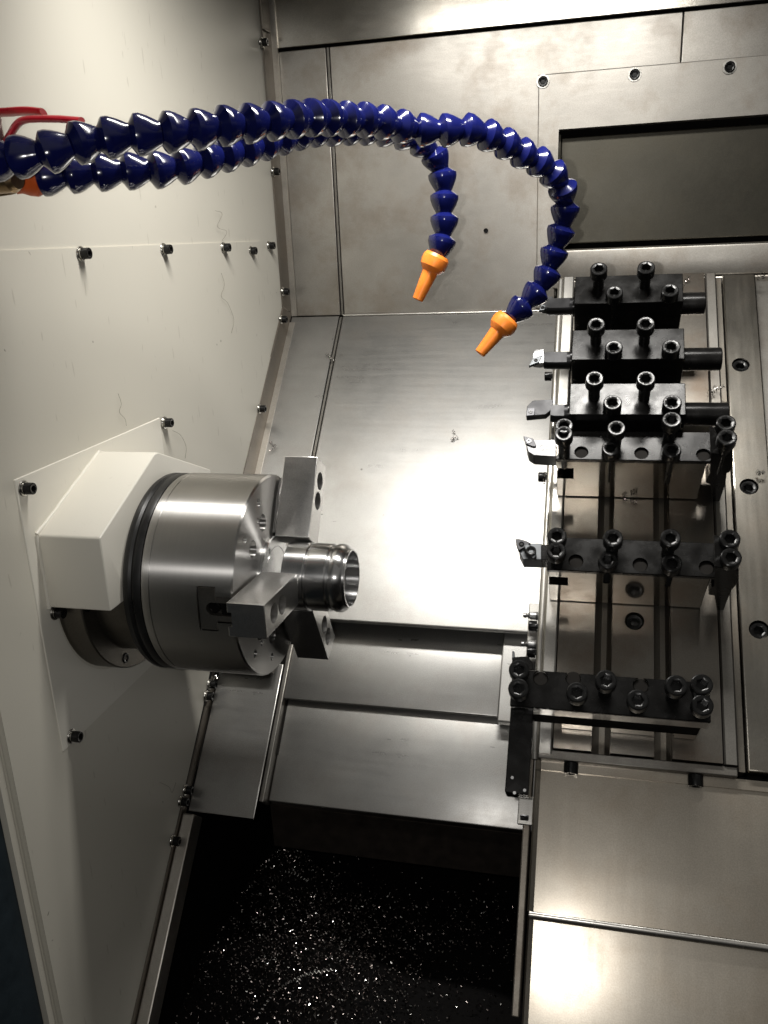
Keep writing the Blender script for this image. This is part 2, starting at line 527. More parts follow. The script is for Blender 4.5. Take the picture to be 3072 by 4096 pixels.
# cream wall on the spindle side
b = bmesh.new()
fr = lambda a, c, d: V((XW-d, a, c))
prism(b, [(0.576, 0.95), (1.40, 0.95), (1.40, -0.093), (0.95, (-0.288+HA)/K+0.95), (0.576, (-0.32+HA)/K+0.576)], 0.0, 0.02, fr)
wall = tag(link('headstock_wall', b, 'cream_paint', base=V((XW, 0.99, 0))), 'cream painted machine wall beside the chuck, speckled with fine swarf', 'wall')
for px, py in ((540, 542), (580, 531)):
    wall_screw(wall, at_x(px, py, XW), (1, 0, 0))
# overlay plate, top edge visible below the hose
b = bmesh.new()
p0 = lambda a, c, d: V((XW+d, a, c))
prism(b, [(0.5765, 0.0045), (1.31, 0.0045), (1.31, S(0, 0.80, -0.262).z-0.002), (0.95, -0.60), (0.5765, -0.98)], 0.0, 0.0014, p0)
oplate = tag(link('wall_plate', b, 'cream_paint', base=V((XW, 0.95, 0))), 'thin cream plate screwed over the wall below the hoses', 'wall plate')
for px, py in ((174, 548), (353, 539), (482, 535)):
    wall_screw(oplate, at_x(px, py, XW+0.0018), (1, 0, 0))
# door side, dark navy, in front of the wall
b = bmesh.new()
boxin(b, (XW-0.004, 0.5745, -1.3), (XW-0.02, 0.5755, 0.95))
boxin(b, (XW-0.006, 0.566, -1.3), (XW-0.03, 0.574, 0.95))
struct(link('wall_return', b, 'cream_paint'))
b = bmesh.new()
boxin(b, (XW-0.012, 0.08, -1.4), (XW-0.05, 0.565, 0.95))
tag(link('door_frame', b, 'navy_paint', base=V((XW, 0.3, -0.6))), 'dark navy front door frame at the lower left of the cream wall', 'door frame')

# corner rail (angle strip) on the wall
b = bmesh.new()
R0, R1 = -0.258, -0.2965
yl, yr = 1.3825, 1.4235
fr = lambda a, c, d: V((XW+d, a, c))
kz = S(0, 0, 0)
def slp(s, h): p = S(0, s, h); return (p.y, p.z)
# upright leg, meeting the sloped leg at the bend
def on_h(y, h): return ((h+HA)/K+y)      # z of the line h at y
prism(b, [(yl, 0.7), (yl, on_h(yl, R0)), (yr, on_h(yr, R1)), (yr, 0.7)], 0.0005, 0.003, fr, 0.0006, 1)
prism(b, [(yl, on_h(yl, R0)-0.0006), slp(0.36, R0), slp(0.36, R1), (yr, on_h(yr, R1)-0.0006)], 0.0005, 0.003, fr, 0.0006, 1)
rail = tag(link('corner_rail', b, 'rail_steel', base=V((XW, yl, -0.1))), 'bent steel strip along the back corner of the cream wall', 'steel strip')
for px, py in ((564, 92), (590, 371), (611, 630), (607, 690), (560, 883)):
    wall_screw(rail, at_x(px, py, XW+0.003), (1, 0, 0))
b = bmesh.new()
boxin(b, (XW+0.0032, yl-0.004, 0.31), (XW+0.006, yr-0.012, 0.40), bev=0.0008)
link('clip', b, 'rail_steel', rail)
# bright lip where rail meets the back strip
b = bmesh.new()
boxin(b, (XW+0.003, yr-0.003, ZB+0.002), (XW+0.012, yr+0.001, 0.7))
prism(b, [slp(0.905, R1+0.001), slp(0.36, R1+0.001), slp(0.36, R1-0.003), slp(0.905, R1-0.003)], 0.003, 0.012, fr)
link('lip', b, 'sheet_steel', rail)
# lower rail with its lip
b = bmesh.new()
prism(b, [slp(0.30, -0.311), slp(-0.35, -0.303), slp(-0.35, -0.3165), slp(0.30, -0.329)], 0.0005, 0.003, fr, 0.0006, 1)
rail2 = tag(link('lower_rail', b, 'rail_steel', base=S(XW, 0.1, -0.31)), 'dark steel strip running down beside the chip tray', 'steel strip')
b = bmesh.new()
prism(b, [slp(0.108, -0.312), slp(-0.35, -0.3175), slp(-0.35, -0.346), slp(0.108, -0.343)], 0.0035, 0.020, fr, 0.002, 2)
link('lip', b, 'sheet_steel', rail2)
for px, py in ((452, 1478), (445, 1503), (400, 1706), (390, 1731), (372, 1816)):
    wall_screw(rail2, at_x(px, py, XW+0.003), (1, 0, 0))

# back wall ------------------------------------------------------------
XS = -0.4185
xj = at_y(1474, 80, YB).x
b = bmesh.new(); boxin(b, (XW-0.02, YB+0.060, -0.7), (1.3, YB+0.075, 0.8)); struct(link('back_shell', b, 'gap_dark'))
def sheet(name, poly, mat, label, cat, bev=0.0012, y0=YB, th=0.010):
    bm = bmesh.new()
    prism(bm, poly, 0, th, lambda a, c, d: V((a, y0+d, c)), bev, 2)
    cx = sum(p[0] for p in poly)/len(poly)
    return tag(link(name, bm, mat, base=V((cx, y0, min(p[1] for p in poly)))), label, cat)
sheet('corner_sheet', [(XW+0.004, ZB+0.001), (XS-0.0035, ZB+0.001), (XS-0.0035, 0.2865), (XW+0.004, 0.2865)], 'back_steel', 'narrow upright steel panel in the back corner beside the cream wall', 'steel panel')
sheet('seam_strip', [(XS-0.0022, ZB+0.001), (XS+0.0015, ZB+0.001), (XS+0.0015, 0.2865), (XS-0.0022, 0.2865)], 'dull_steel', 'thin upright seam strip between corner panel and back panel', 'steel strip', 0.0004, YB+0.0015, 0.008)
b = bmesh.new()
prism(b, [(XS+0.0030, ZB+0.001), (xj-0.0006, ZB+0.001), (xj-0.0006, 0.2865), (XS+0.0030, 0.2865)], 0, 0.010, lambda a, c, d: V((a, YB+d, c)), 0.0012, 2)
# recess opening in the back panel, cut below
FX0 = at_y(1205, 275, YB).x; FZT = at_y(1205, 278, YB).z
FZB = at_y(1210, 612, YB).z
c = bmesh.new(); boxin(c, (FX0-0.002, YB-0.05, FZB-0.06), (1.5, YB+0.1, FZT+0.0025))
back = tag(link('back_panel', boolean(b, [c]), 'back_steel', base=V((-0.1, YB, ZB))), 'wide stained steel back panel behind the blue hoses', 'steel panel')
p = at_y(1050, 498, YB); b = bmesh.new(); cyl(b, 0.0036, -0.0015, 0.003, frame(p, (0, -1, 0)), 16)
link('dark_plug', b, 'black_bolt', back)
b = bmesh.new(); prism(b, [(xj+0.0006, FZT+0.0025), (1.2, FZT+0.0025), (1.2, 0.2865), (xj+0.0006, 0.2865)], 0.0008, 0.010, lambda a, c, d: V((a, YB+d, c)), 0.001, 2)
tag(link('end_panel', b, 'back_steel', base=V((0.5, YB, FZT))), 'darker steel panel right of the upright joint, above the bolted frame', 'steel panel')
b = bmesh.new(); prism(b, [(XW+0.004, 0.2905), (1.2, 0.2905), (1.2, 0.75), (XW+0.004, 0.75)], 0, 0.010, lambda a, c, d: V((a, YB-0.003+d, c)), 0.0012, 2)
tag(link('upper_panel', b, 'top_steel', base=V((0, YB, 0.29))), 'top steel panel glaring under the machine lamp', 'steel panel')

# bolted frame round the recess
x0 = at_y(1163, 160, YB-0.004).x; zt = at_y(1163, 161, YB-0.004).z
b = bmesh.new()
prism(b, [(x0, zt), (1.2, zt+0.0), (1.2, FZT), (FX0, FZT), (FX0, ZB+0.004), (x0, ZB+0.004)], 0, 0.0042, lambda a, c, d: V((a, YB-0.004+d, c)), 0.0016, 2)
frm = tag(link('access_frame', b, 'back_steel', base=V((x0, YB, ZB))), 'bolted steel frame round the dark recess at upper right', 'steel frame')
for px, py in ((1173, 176), (1371, 161), (1576, 145)):
    p = at_y(px, py, YB-0.0042)
    bm = bmesh.new(); lathe(bm, [(0.0062, 0), (0.0098, 0), (0.0094, 0.0016), (0.0066, 0.0016)], frame(p, (0, -1, 0)), 32, True)
    s = link('washer', bm, 'zinc', frm)
    place('screw', shared('button', lambda: cap_screw_bm(IDW, 0.0074, 0.006, 0.003, 0.004, False), 'black_bolt'), frm, axes(p+V((0, -0.004, 0)), (0, -1, 0)))
# recess walls and its inner panel
YR = YB+0.030
b = bmesh.new()
boxin(b, (FX0-0.001, YB+0.0005, FZT-0.0005), (1.3, YR, FZT+0.002))
boxin(b, (FX0-0.0018, YB+0.0005, FZB-0.02), (FX0+0.0006, YR, FZT-0.001))
rec = tag(link('recess_box', b, 'back_steel', base=V((0.3, YR, FZB))), 'dull steel box sides of the recess inside the bolted frame', 'recess')
zl = at_y(1240, 532, YR).z
b = bmesh.new(); boxin(b, (FX0+0.004, YR, zl+0.004), (1.3, YR+0.008, FZT-0.010), bev=0.002)
boxin(b, (FX0+0.001, YR-0.003, zl+0.012), (FX0+0.0035, YR+0.004, FZT-0.006))
tag(link('recess_plate', b, 'recess_steel', base=V((0.3, YR, zl))), 'dark grey steel plate at the back of the recess', 'steel panel')
b = bmesh.new(); boxin(b, (FX0-0.002, YB+0.002, FZB+0.004), (1.3, YR+0.002, zl-0.004), bev=0.004, seg=3)
boxin(b, (FX0-0.004, YB-0.006, FZB-0.008), (1.3, YB+0.004, FZB+0.0035), bev=0.002)
tag(link('recess_ledge', b, 'back_steel', base=V((0.3, YB, FZB))), 'raised steel ledge below the recess, above the tool blocks', 'steel ledge')

# sloped guards ----------------------------------------------------------
sT = S(0, 0, GH); sb = 0.9195
def splate(bm, poly, h0, h1, bev=0.0012, seg=2):
    prism(bm, poly, h0, h1, lambda a, c, d: S(a, c, d), bev, seg)
b = bmesh.new(); splate(b, [(XS+0.003, 0.380), (0.5, 0.380), (0.5, sb-0.002), (XS+0.003, sb-0.002)], GH-0.010, GH, 0.002, 2)
tag(link('sloped_guard', b, 'guard_steel', base=S(-0.2, 0.38, GH), rot=SL), 'large sloped steel guard with a glaring bright patch behind the workpiece', 'guard panel')
b = bmesh.new(); splate(b, [(XW+0.004, 0.30), (XS-0.0035, 0.30), (XS-0.0035, sb-0.002), (XW+0.004, sb-0.002)], GH-0.010, GH)
tag(link('sloped_strip', b, 'guard_steel', base=S(-0.46, 0.4, GH), rot=SL), 'narrow sloped steel strip between cream wall and sloped guard', 'guard panel')
b = bmesh.new(); splate(b, [(XS-0.0022, 0.30), (XS+0.0015, 0.30), (XS+0.0015, sb-0.003), (XS-0.0022, sb-0.003)], GH-0.010, GH-0.0014, 0.0004)
tag(link('slope_seam', b, 'dull_steel', base=S(XS, 0.4, GH), rot=SL), 'thin sloped seam strip left of the large sloped guard', 'steel strip')
# bright bead along the bend
b = bmesh.new(); tube(b, [S(XS+0.004, sb-0.0015, GH+0.0005), S(-0.06, sb-0.0015, GH+0.0005)], 0.0018, 10)
tag(link('bend_bead', b, 'way_steel', base=S(-0.2, sb, GH), smooth=45), 'bright bead along the bend between back panel and sloped guard', 'bead')
b = bmesh.new(); splate(b, [(XW, -0.0), (0.9, -0.0), (0.9, 0.93), (XW, 0.93)], GH-0.07, GH-0.055, 0)
bm2 = bmesh.new()
b.free()
b = bmesh.new(); splate(b, [(XW, 0.20), (0.9, 0.20), (0.9, 0.93), (XW, 0.93)], GH-0.062, GH-0.050, 0)
struct(link('slope_shell', b, 'gap_dark'))

# gusset strip at lower left, stepped covers below the guard
HG2 = -0.3245
g = [S_at(*p, HG2) for p in ((410, 1752), (535, 1762))]
b = bmesh.new(); splate(b, [(XW+0.005, g[0][1]), (-0.4125, g[0][1]), (-0.4125, 0.32), (XW+0.005, 0.32)], HG2-0.003, HG2, 0.001)
tag(link('gusset_plate', b, 'guard_steel', base=S(-0.46, 0.2, HG2), rot=SL), 'dim lower steel strip ending in a cut edge above the chip tray', 'guard panel')
def s_of(px, py, h): return S_at(px, py, h)[1]
HA1 = -0.335
sa0, sa1 = s_of(800, 1360, HA1), s_of(800, 1525, HA1)
b = bmesh.new(); splate(b, [(-0.4075, sa1), (-0.098, sa1), (-0.098, sa0+0.03), (-0.4075, sa0+0.03)], HA1-0.006, HA1, 0.0025, 3)
tag(link('step_cover', b, 'guard_steel', base=S(-0.25, sa1, HA1), rot=SL), 'upper stepped steel cover directly below the sloped guard', 'way cover', 'stepped covers below the guard')
HB1 = -0.347
sb0, sb1 = s_of(800, 1532, HB1), s_of(850, 1762, HB1)
b = bmesh.new(); splate(b, [(-0.4055, sb1), (-0.03, sb1), (-0.03, sb0+0.03), (-0.4055, sb0+0.03)], HB1-0.006, HB1, 0.0025, 3)
tag(link('step_cover', b, 'guard_steel', base=S(-0.25, sb1, HB1), rot=SL), 'lower stepped steel cover whose bottom lip overhangs the dark chip tray', 'way cover', 'stepped covers below the guard')
b = bmesh.new(); splate(b, [(-0.4128, sb1-0.004), (-0.4062, sb1-0.004), (-0.4062, 0.352), (-0.4128, 0.352)], HB1-0.012, HG2-0.006, 0.0012)
tag(link('cover_seam', b, 'dull_steel', base=S(-0.41, sb1, HB1), rot=SL), 'dark seam channel left of the lower stepped cover', 'steel strip')
# narrow post plate right of the upper step
q0 = S_at(*C6((515, 535)), -0.320); q1 = S_at(*C6((495, 905)), -0.320)
b = bmesh.new(); splate(b, [(q0[0], q1[1]), (0.02, q1[1]), (0.02, q0[1]+0.02), (q0[0], q0[1]+0.02)], -0.338, -0.320, 0.002)
tag(link('post_plate', b, 'guard_steel', base=S(q0[0], q1[1], -0.32), rot=SL), 'small raised steel plate between stepped covers and the tool slide', 'steel plate')
# dark drop face and tray
pB = S(0, sb1, HB1)
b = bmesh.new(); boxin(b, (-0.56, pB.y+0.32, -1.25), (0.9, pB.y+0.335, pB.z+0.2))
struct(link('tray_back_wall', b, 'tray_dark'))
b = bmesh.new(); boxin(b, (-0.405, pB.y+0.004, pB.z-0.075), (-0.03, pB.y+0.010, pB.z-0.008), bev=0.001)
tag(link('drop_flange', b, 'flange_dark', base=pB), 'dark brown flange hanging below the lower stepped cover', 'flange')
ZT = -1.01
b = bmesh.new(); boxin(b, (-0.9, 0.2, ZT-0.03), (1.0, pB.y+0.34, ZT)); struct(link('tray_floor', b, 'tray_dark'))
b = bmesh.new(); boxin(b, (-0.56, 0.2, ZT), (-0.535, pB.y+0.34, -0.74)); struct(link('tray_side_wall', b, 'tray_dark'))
# unseen roof and right side close the box
b = bmesh.new(); boxin(b, (-0.6, 0.45, 0.50), (1.2, 1.5, 0.52)); struct(link('ceiling', b, 'cream_paint'))

# ================================================================== SPINDLE GUARD, SPINDLE, CHUCK
Y0, Z0 = 0.78712, -0.33128
XF, XBK, RC = -0.323, -0.4186, 0.105
pl = lambda a, c, d: V((-0.5075+d, a, c))
b = bmesh.new()
prism(b, [(0.6485, -0.4775), (0.9265, -0.4775), (0.9265, -0.1935), (0.6485, -0.1935)], -0.0022, 0.0, pl, 0.0007, 1)
c = bmesh.new(); cyl(c, 0.112, -0.02, 0.02, frame((-0.508, Y0, Z0), (1, 0, 0)), 64)
guard = thing('spindle_guard', 'cream plate and five sided hood bolted round the spindle', 'spindle guard', (-0.5075, Y0, Z0-0.14))
link('mounting_plate', boolean(b, [c]), 'cream_guard', guard)
for px, py in ((51, 1055), (355, 913), (118, 1323), (154, 1590)):
    wall_screw(guard, at_x(px, py, -0.5073), (1, 0, 0))
def hood(dx):
    t = 0.0022
    out = [(0.6645, -0.3265), (0.6645, -0.252), (Y0-0.004, -0.2018), (Y0+0.004, -0.2018), (0.9095, -0.252), (0.9095, -0.3265)]
    bm = bmesh.new(); prism(bm, out, -0.5070, -0.4400, lambda a, c, d: V((d, a, c)), 0.0022, 3)
    inn = bmesh.new(); prism(inn, [(0.6645+t, -0.40), (0.6645+t, -0.252-0.0012), (Y0, -0.2018-t), (0.9095-t, -0.252-0.0012), (0.9095-t, -0.40)], -0.53, -0.4400-t, lambda a, c, d: V((d, a, c)))
    h = bmesh.new(); cyl(h, 0.090, -0.05, 0.05, frame((-0.44, Y0, Z0), (1, 0, 0)), 64)
    return boolean(bm, [inn, h])
link('hood', hood(0), 'cream_guard', guard)
# weld seams
b = bmesh.new()
for (ya, za), (yb_, zb_) in (((0.6645, -0.252), (Y0, -0.2018)), ((Y0, -0.2018), (0.9095, -0.252)), ((0.6645, -0.3265), (0.6645, -0.252))):
    pts = [V((-0.5068, ya+(yb_-ya)*k/14+random.uniform(-.0006, .0006), za+(zb_-za)*k/14+random.uniform(-.0006, .0006))) for k in range(15)]
    tube(b, pts, 0.0022, 8)
link('weld_seam', b, 'cream_guard', guard, 60)
b = bmesh.new()
fx = frame((0, Y0, Z0), (1, 0, 0), (0, -1, 0))
lathe(b, [(0.060, -0.520), (0.1086, -0.520), (0.1086, -0.4830), (0.1074, -0.4818), (0.060, -0.4818)], fx, 72, True)
sp = thing('spindle_nose', 'dark bolted spindle flange showing below the cream hood', 'spindle', (-0.49, Y0, Z0-0.1086))
link('flange', b, 'slot_steel', sp)
b = bmesh.new(); lathe(b, [(0.04, -0.4815), (0.088, -0.4815), (0.086, -0.445), (0.080, -0.4195), (0.04, -0.4195)], fx, 64, True)
link('nose', b, 'slot_steel', sp)
for a in range(6):
    th = rad(-62+60*a)
    p = V((-0.4806, Y0-0.098*cos(th), Z0+0.098*sin(th)))
    place('bolt', M_SCREW(), sp, axes(p, (1, 0, 0)))

chuck = thing('lathe_chuck', 'round steel three jaw chuck with turned face and stepped jaws', 'chuck', (XBK, Y0, Z0-RC))
def pol(x, r, thd):
    t = rad(thd); return V((x, Y0-r*cos(t), Z0+r*sin(t)))
def radial_frame(thd, x=0.0):
    "a = along x, b = tangential, c = radial"
    t = rad(thd); u = V((0, -cos(t), sin(t))); tg = V((0, sin(t), cos(t)))
    o = V((x, Y0, Z0))
    return lambda a, bb, cc: o+V((a, 0, 0))+tg*bb+u*cc
TH = (122.6, 2.6, -117.4)
b = bmesh.new()
lathe(b, [(0.0, XBK+0.002), (0.1025, XBK), (0.1043, XBK+0.0015), (RC, XBK+0.004), (RC, XBK+0.0092), (RC-0.0006, XBK+0.0096), (RC-0.0006, XBK+0.0101), (RC, XBK+0.0105), (RC, XF-0.0016), (RC-0.0016, XF), (0.0, XF)], fx, 144)
cut = []
c = bmesh.new(); cyl(c, 0.0265, XF-0.05, XF+0.01, fx, 48); cut.append(c)
for t in TH:
    r = radial_frame(t)
    c = bmesh.new(); boxin(c, (XF-0.0185, -0.0132, 0.02), (XF+0.01, 0.0132, 0.12), r); cut.append(c)
    c = bmesh.new(); boxin(c, (XF-0.0365, -0.0225, 0.02), (XF-0.0175, 0.0225, 0.12), r); cut.append(c)
    for dt, rr, hr, dp in ((76.6, 0.0640, 0.0092, 0.020), (44.6, 0.0640, 0.0092, 0.020), (76.6, 0.0876, 0.0044, 0.016), (44.6, 0.0876, 0.0044, 0.016), (69.0, 0.0735, 0.0030, 0.012)):
        c = bmesh.new(); cyl(c, hr, -dp, 0.01, frame(pol(XF, rr, t-122.6+dt), (1, 0, 0)), 28); cut.append(c)
link('chuck_body', boolean(b, cut), 'turned_steel', chuck)
b = bmesh.new(); lathe(b, [(0.09, XBK-0.0005), (0.1035, XBK-0.0005), (0.1048, XBK-0.004), (0.1048, XBK-0.0075), (0.103, XBK-0.0105), (0.1048, XBK-0.013), (0.1048, XBK-0.0165), (0.1035, XBK-0.019), (0.09, XBK-0.019)], fx, 96, True)
link('seal_ring', b, 'rubber', chuck)
for t in TH:
    r = radial_frame(t)
    for dt in (76.6, 44.6):
        place('bolt', shared('chuck_bolt', lambda: cap_screw_bm(IDW, 0.0086, 0.008, 0.003, 0.002, False), 'satin_nickel'), chuck, axes(pol(XF-0.008, 0.0640, t-122.6+dt), (1, 0, 0)))
    mj = bmesh.new()
    boxin(mj, (XF-0.0180, -0.0125, 0.0425), (XF+0.0016, 0.0125, 0.1030), r, 0.0006, 1)
    boxin(mj, (XF-0.0358, -0.0217, 0.0425), (XF-0.0182, 0.0217, 0.1026), r, 0.0006, 1)
    c = bmesh.new(); cyl(c, 0.0065, 0.09, 0.12, frame(r(XF-0.022, 0, 0), r(0, 0, 1)-r(0, 0, 0)), 24)
    c2 = bmesh.new(); boxin(c2, (XF-0.020, -0.0065, 0.094), (XF+0.01, 0.0065, 0.12), r)
    m_o = link('master_jaw', boolean(mj, [c, c2]), 'dull_steel' if t == TH[1] else 'turned_steel', chuck)
    # T nut and its screw end inside the slot
    bm = bmesh.new(); cyl(bm, 0.0058, 0.088, 0.0985, frame(r(XF-0.022, 0, 0), r(0, 0, 1)-r(0, 0, 0)), 24, 0.001)
    boxin(bm, (XF-0.014, -0.006, 0.09), (XF+0.001, 0.006, 0.1015), r, 0.001, 1)
    link('t_nut', bm, 'black_oxide', m_o)
    # top jaw
    XA, XJ = -0.3196, -0.2826
    bm = bmesh.new()
    pts = [(-0.0166, 0.0380), (-0.0166, 0.1255), (0.0166, 0.1215) if False else (0.0166, 0.1255), (0.0166, 0.0380), (0.0, 0.0352)]
    prism(bm, pts, XA, XJ, lambda a, cc, d: r(d, a, cc), 0.0007, 2)
    cs = []
    for rr in (0.0815, 0.1035):
        c = bmesh.new(); cyl(c, 0.0060, -0.06, 0.02, frame(r(XJ, 0, rr), (1, 0, 0)), 32); cs.append(c)
        c = bmesh.new(); cyl(c, 0.0097, -0.018, 0.02, frame(r(XJ, 0, rr), (1, 0, 0)), 32); cs.append(c)
    c = bmesh.new(); boxin(c, (XA-0.01, -0.0072, 0.09), (XA+0.0042, 0.0072, 0.14), r); cs.append(c)
    link('top_jaw', boolean(bm, cs), 'mill_steel', chuck)
    # serrated seat between master and top jaw
    bm = bmesh.new()
    for k in range(14):
        boxin(bm, (XF+0.0017, -0.0118, 0.038+k*0.0045), (XA-0.0002, 0.0118, 0.0405+k*0.0045), r)
    link('serration', bm, 'black_oxide', chuck)
# centre bush with two small screws
b = bmesh.new(); lathe(b, [(0.0, XF-0.01), (0.0415, XF-0.01), (0.0415, XF+0.003), (0.0405, XF+0.004), (0.0306, XF+0.004), (0.0303, XF+0.0032), (0.0298, XF+0.0032), (0.0295, XF+0.004), (0, XF+0.004)], fx, 64)
cs = []
for t in (66.9, -178, -57):
    c = bmesh.new(); cyl(c, 0.0028, -0.008, 0.01, frame(pol(XF+0.004, 0.034, t), (1, 0, 0)), 20); cs.append(c)
link('centre_bush', boolean(b, cs), 'turned_part', chuck)

# workpiece
b = bmesh.new()
prof = [(0.0285, -0.3015), (0.0352, -0.3015), (0.0358, -0.3008), (0.0358, -0.2795), (0.0355, -0.2790), (0.0342, -0.2782), (0.0342, -0.2768), (0.0348, -0.2762), (0.0352, -0.2735), (0.0352, -0.2570), (0.0346, -0.2560), (0.0338, -0.2553), (0.0338, -0.2528), (0.0344, -0.2518), (0.0351, -0.2500), (0.0354, -0.2478), (0.0352, -0.2452), (0.0344, -0.2430), (0.0330, -0.2412), (0.0316, -0.2400), (0.0306, -0.2392), (0.0304, -0.2370), (0.0300, -0.2364), (0.0288, -0.2364), (0.0283, -0.2370), (0.0280, -0.2450), (0.0272, -0.26), (0.0272, -0.3015)]
lathe(b, prof, fx, 128, True)
tag(link('turned_sleeve', b, 'turned_part', base=(-0.30, Y0, Z0)), 'shiny hollow grooved steel sleeve gripped in the chuck jaws', 'workpiece')

# ================================================================== TOOL SLIDE
HS, s0, s1 = -0.080, 0.187, 0.790
sx = lambda a, c, d: S(a, d, c)                     # profile in (x, h) extruded along s
slide = sthing('tool_slide', 'ground steel slide with two grooves carrying all the tool holders', 'tool slide', 0.05, s0, HS-0.03)
T1, T2 = (0.0078, 0.0256), (0.0665, 0.0832)
b = bmesh.new()
prism(b, [(-0.0285, HS-0.04), (0.1285, HS-0.04), (0.1285, HS), (T2[1], HS), (T2[1], HS-0.013), (T2[0], HS-0.013), (T2[0], HS), (T1[1], HS), (T1[1], HS-0.013), (T1[0], HS-0.013), (T1[0], HS), (-0.0285, HS)], s0, s1, sx)
hx_, hs_ = S_at(*Z3((832, 672)), HS)
c = bmesh.new(); cyl(c, 0.0098, -0.012, 0.02, frame(S(hx_, hs_, HS), EN), 40)
link('slide_plate', boolean(b, [c]), 'ground_steel', slide)
place('sunk_bolt', shared('sunk_bolt', lambda: cap_screw_bm(IDW, 0.0088, 0.009, 0.005, 0.004, False), 'black_bolt'), slide, axes(S(hx_, hs_, HS-0.0025), EN, None, 0.4))
b = bmesh.new(); cyl(b, 0.0096, -0.0117, -0.0095, frame(S(hx_, hs_, HS), EN), 32)
link('hole_floor', b, 'gap_dark', slide)
for t in (T1, T2):
    b = bmesh.new()
    w_ = t[1]-t[0]
    prism(b, [(t[0]+0.0004, HS-0.0128), (t[1]-0.0004, HS-0.0128), (t[1]-0.0004, HS-0.011), (t[0]+w_*0.7, HS-0.008), (t[0]+w_*0.4, HS-0.0075), (t[0]+0.0004, HS-0.0105)], s0-0.002, s1, sx)
    link('groove', b, 'slot_steel', slide)
b = bmesh.new(); prism(b, [(-0.0435, HS-0.03), (-0.0300, HS-0.03), (-0.0300, HS-0.0008), (-0.0315, HS), (-0.0420, HS), (-0.0435, HS-0.0015)], s0-0.006, s1, sx)
link('way_strip', b, 'way_steel', slide)
b = bmesh.new(); tube(b, [S(-0.0468, s0-0.012, HS-0.007), S(-0.0468, s1, HS-0.007)], 0.0040, 14)
link('edge_rail', b, 'way_steel', slide, 45)
b = bmesh.new(); prism(b, [(0.1300, HS-0.03), (0.1425, HS-0.03), (0.1425, HS-0.003), (0.141, HS-0.0015), (0.1315, HS-0.0015), (0.1300, HS-0.003)], s0, s1, sx)
link('gib_strip', b, 'dull_steel', slide)
b = bmesh.new(); prism(b, [(0.1440, HS-0.03), (0.1495, HS-0.03), (0.1495, HS-0.011), (0.1440, HS-0.011)], s0-0.004, s1, sx)
link('gib_channel', b, 'slot_steel', slide)
b = bmesh.new(); boxin(b, (-0.050, s0+0.02, HS-0.20), (0.19, s1, HS-0.041), lambda x, s, h: S(x, s, h))
link('slide_body', b, 'slot_steel', slide)
# front end of the slide: bolts pointing down the slant
for (px, py) in (Z4((465, 712)), Z4((1217, 795))):
    x, s = S_at(px, py, HS-0.012)
    sc_ = place('end_bolt', shared('end_bolt', lambda: cap_screw_bm(IDW, 0.0070, 0.0105, 0.0046, 0.014, True), 'black_bolt'), slide, axes(S(x, s0-0.0215, HS-0.012), -ES))
b = bmesh.new(); boxin(b, (-0.043, s0-0.010, HS-0.035), (0.142, s0-0.001, HS-0.005), lambda x, s, h: S(x, s, h), 0.001)
link('end_plate', b, 'dull_steel', slide)
# side fittings poking left: bolts and grease nipples
for (px, py, kind) in ((1198, 813, 'b'), (1184, 1031, 'b'), (1163, 1353, 'b'), (1163, 1331, 'n'), (1162, 1410, 'b'), (1160, 1393, 'n'), (1155, 1583, 'b'), (1145, 1762, 'b'), (1175, 655, 'b')):
    x, s = S_at(px, py, HS-0.012)
    if kind == 'b':
        place('side_bolt', shared('side_bolt', lambda: cap_screw_bm(IDW, 0.0058, 0.0085, 0.003, 0.012, False), 'black_bolt'), slide, axes(S(-0.0605 if s > 0.21 else -0.0585, s, HS-0.012 if s > 0.21 else HS-0.034), (-1, 0, 0), None, random.random()))
    else:
        b = bmesh.new(); lathe(b, [(0, 0.016), (0.0022, 0.0155), (0.0026, 0.013), (0.0018, 0.0115), (0.0030, 0.009), (0.0042, 0.008), (0.0042, 0.002), (0.0050, 0), (0, 0)], frame(S(-0.0515, s, HS-0.012), (-1, 0, 0)), 16)
        link('grease_nipple', b, 'satin_nickel', slide)
# bracket plates behind them
for pa, pb in ((C6((628, 395)), C6((690, 680))), (C8((583, 118)), C8((640, 250)))):
    x_a, s_a = S_at(*pa, HS-0.03); x_b, s_b = S_at(*pb, HS-0.03)
    b = bmesh.new(); boxin(b, (x_a, s_b, HS-0.033), (-0.046, s_a, HS-0.029), lambda x, s, h: S(x, s, h), 0.0008, 1)
    link('wiper_bracket', b, 'way_steel', slide)

# cover plate right of the slide with counterbored bolts
b = bmesh.new(); splate(b, [(0.1510, s0-0.004), (0.1885, s0-0.004), (0.1885, s1), (0.1510, s1)], HS-0.02, HS-0.004, 0.0015)
bolts = [S_at(px, py, HS-0.004) for px, py in ((1600, 788), (1618, 1051), (1640, 1360))]
cs = []
for x, s in bolts:
    c = bmesh.new(); cyl(c, 0.0098, -0.012, 0.02, frame(S(x, s, HS-0.004), EN), 36); cs.append(c)
side = sthing('side_plate', 'steel side plate with three sunk bolts right of the tool slide', 'side plate', 0.17, s0, HS-0.02)
link('plate', boolean(b, cs), 'side_steel', side)
for x, s in bolts:
    place('bolt', M_CLAMP(), side, axes(S(x, s, HS-0.0065), EN, None, random.random()))
b = bmesh.new(); splate(b, [(0.1905, s0-0.004), (0.60, s0-0.004), (0.60, s1), (0.1905, s1)], HS-0.03, HS-0.018, 0.001)
tag(link('outer_plate', b, 'dull_steel', base=S(0.3, s0, HS-0.03), rot=SL), 'dark plate at the right edge beyond the side plate', 'side plate')

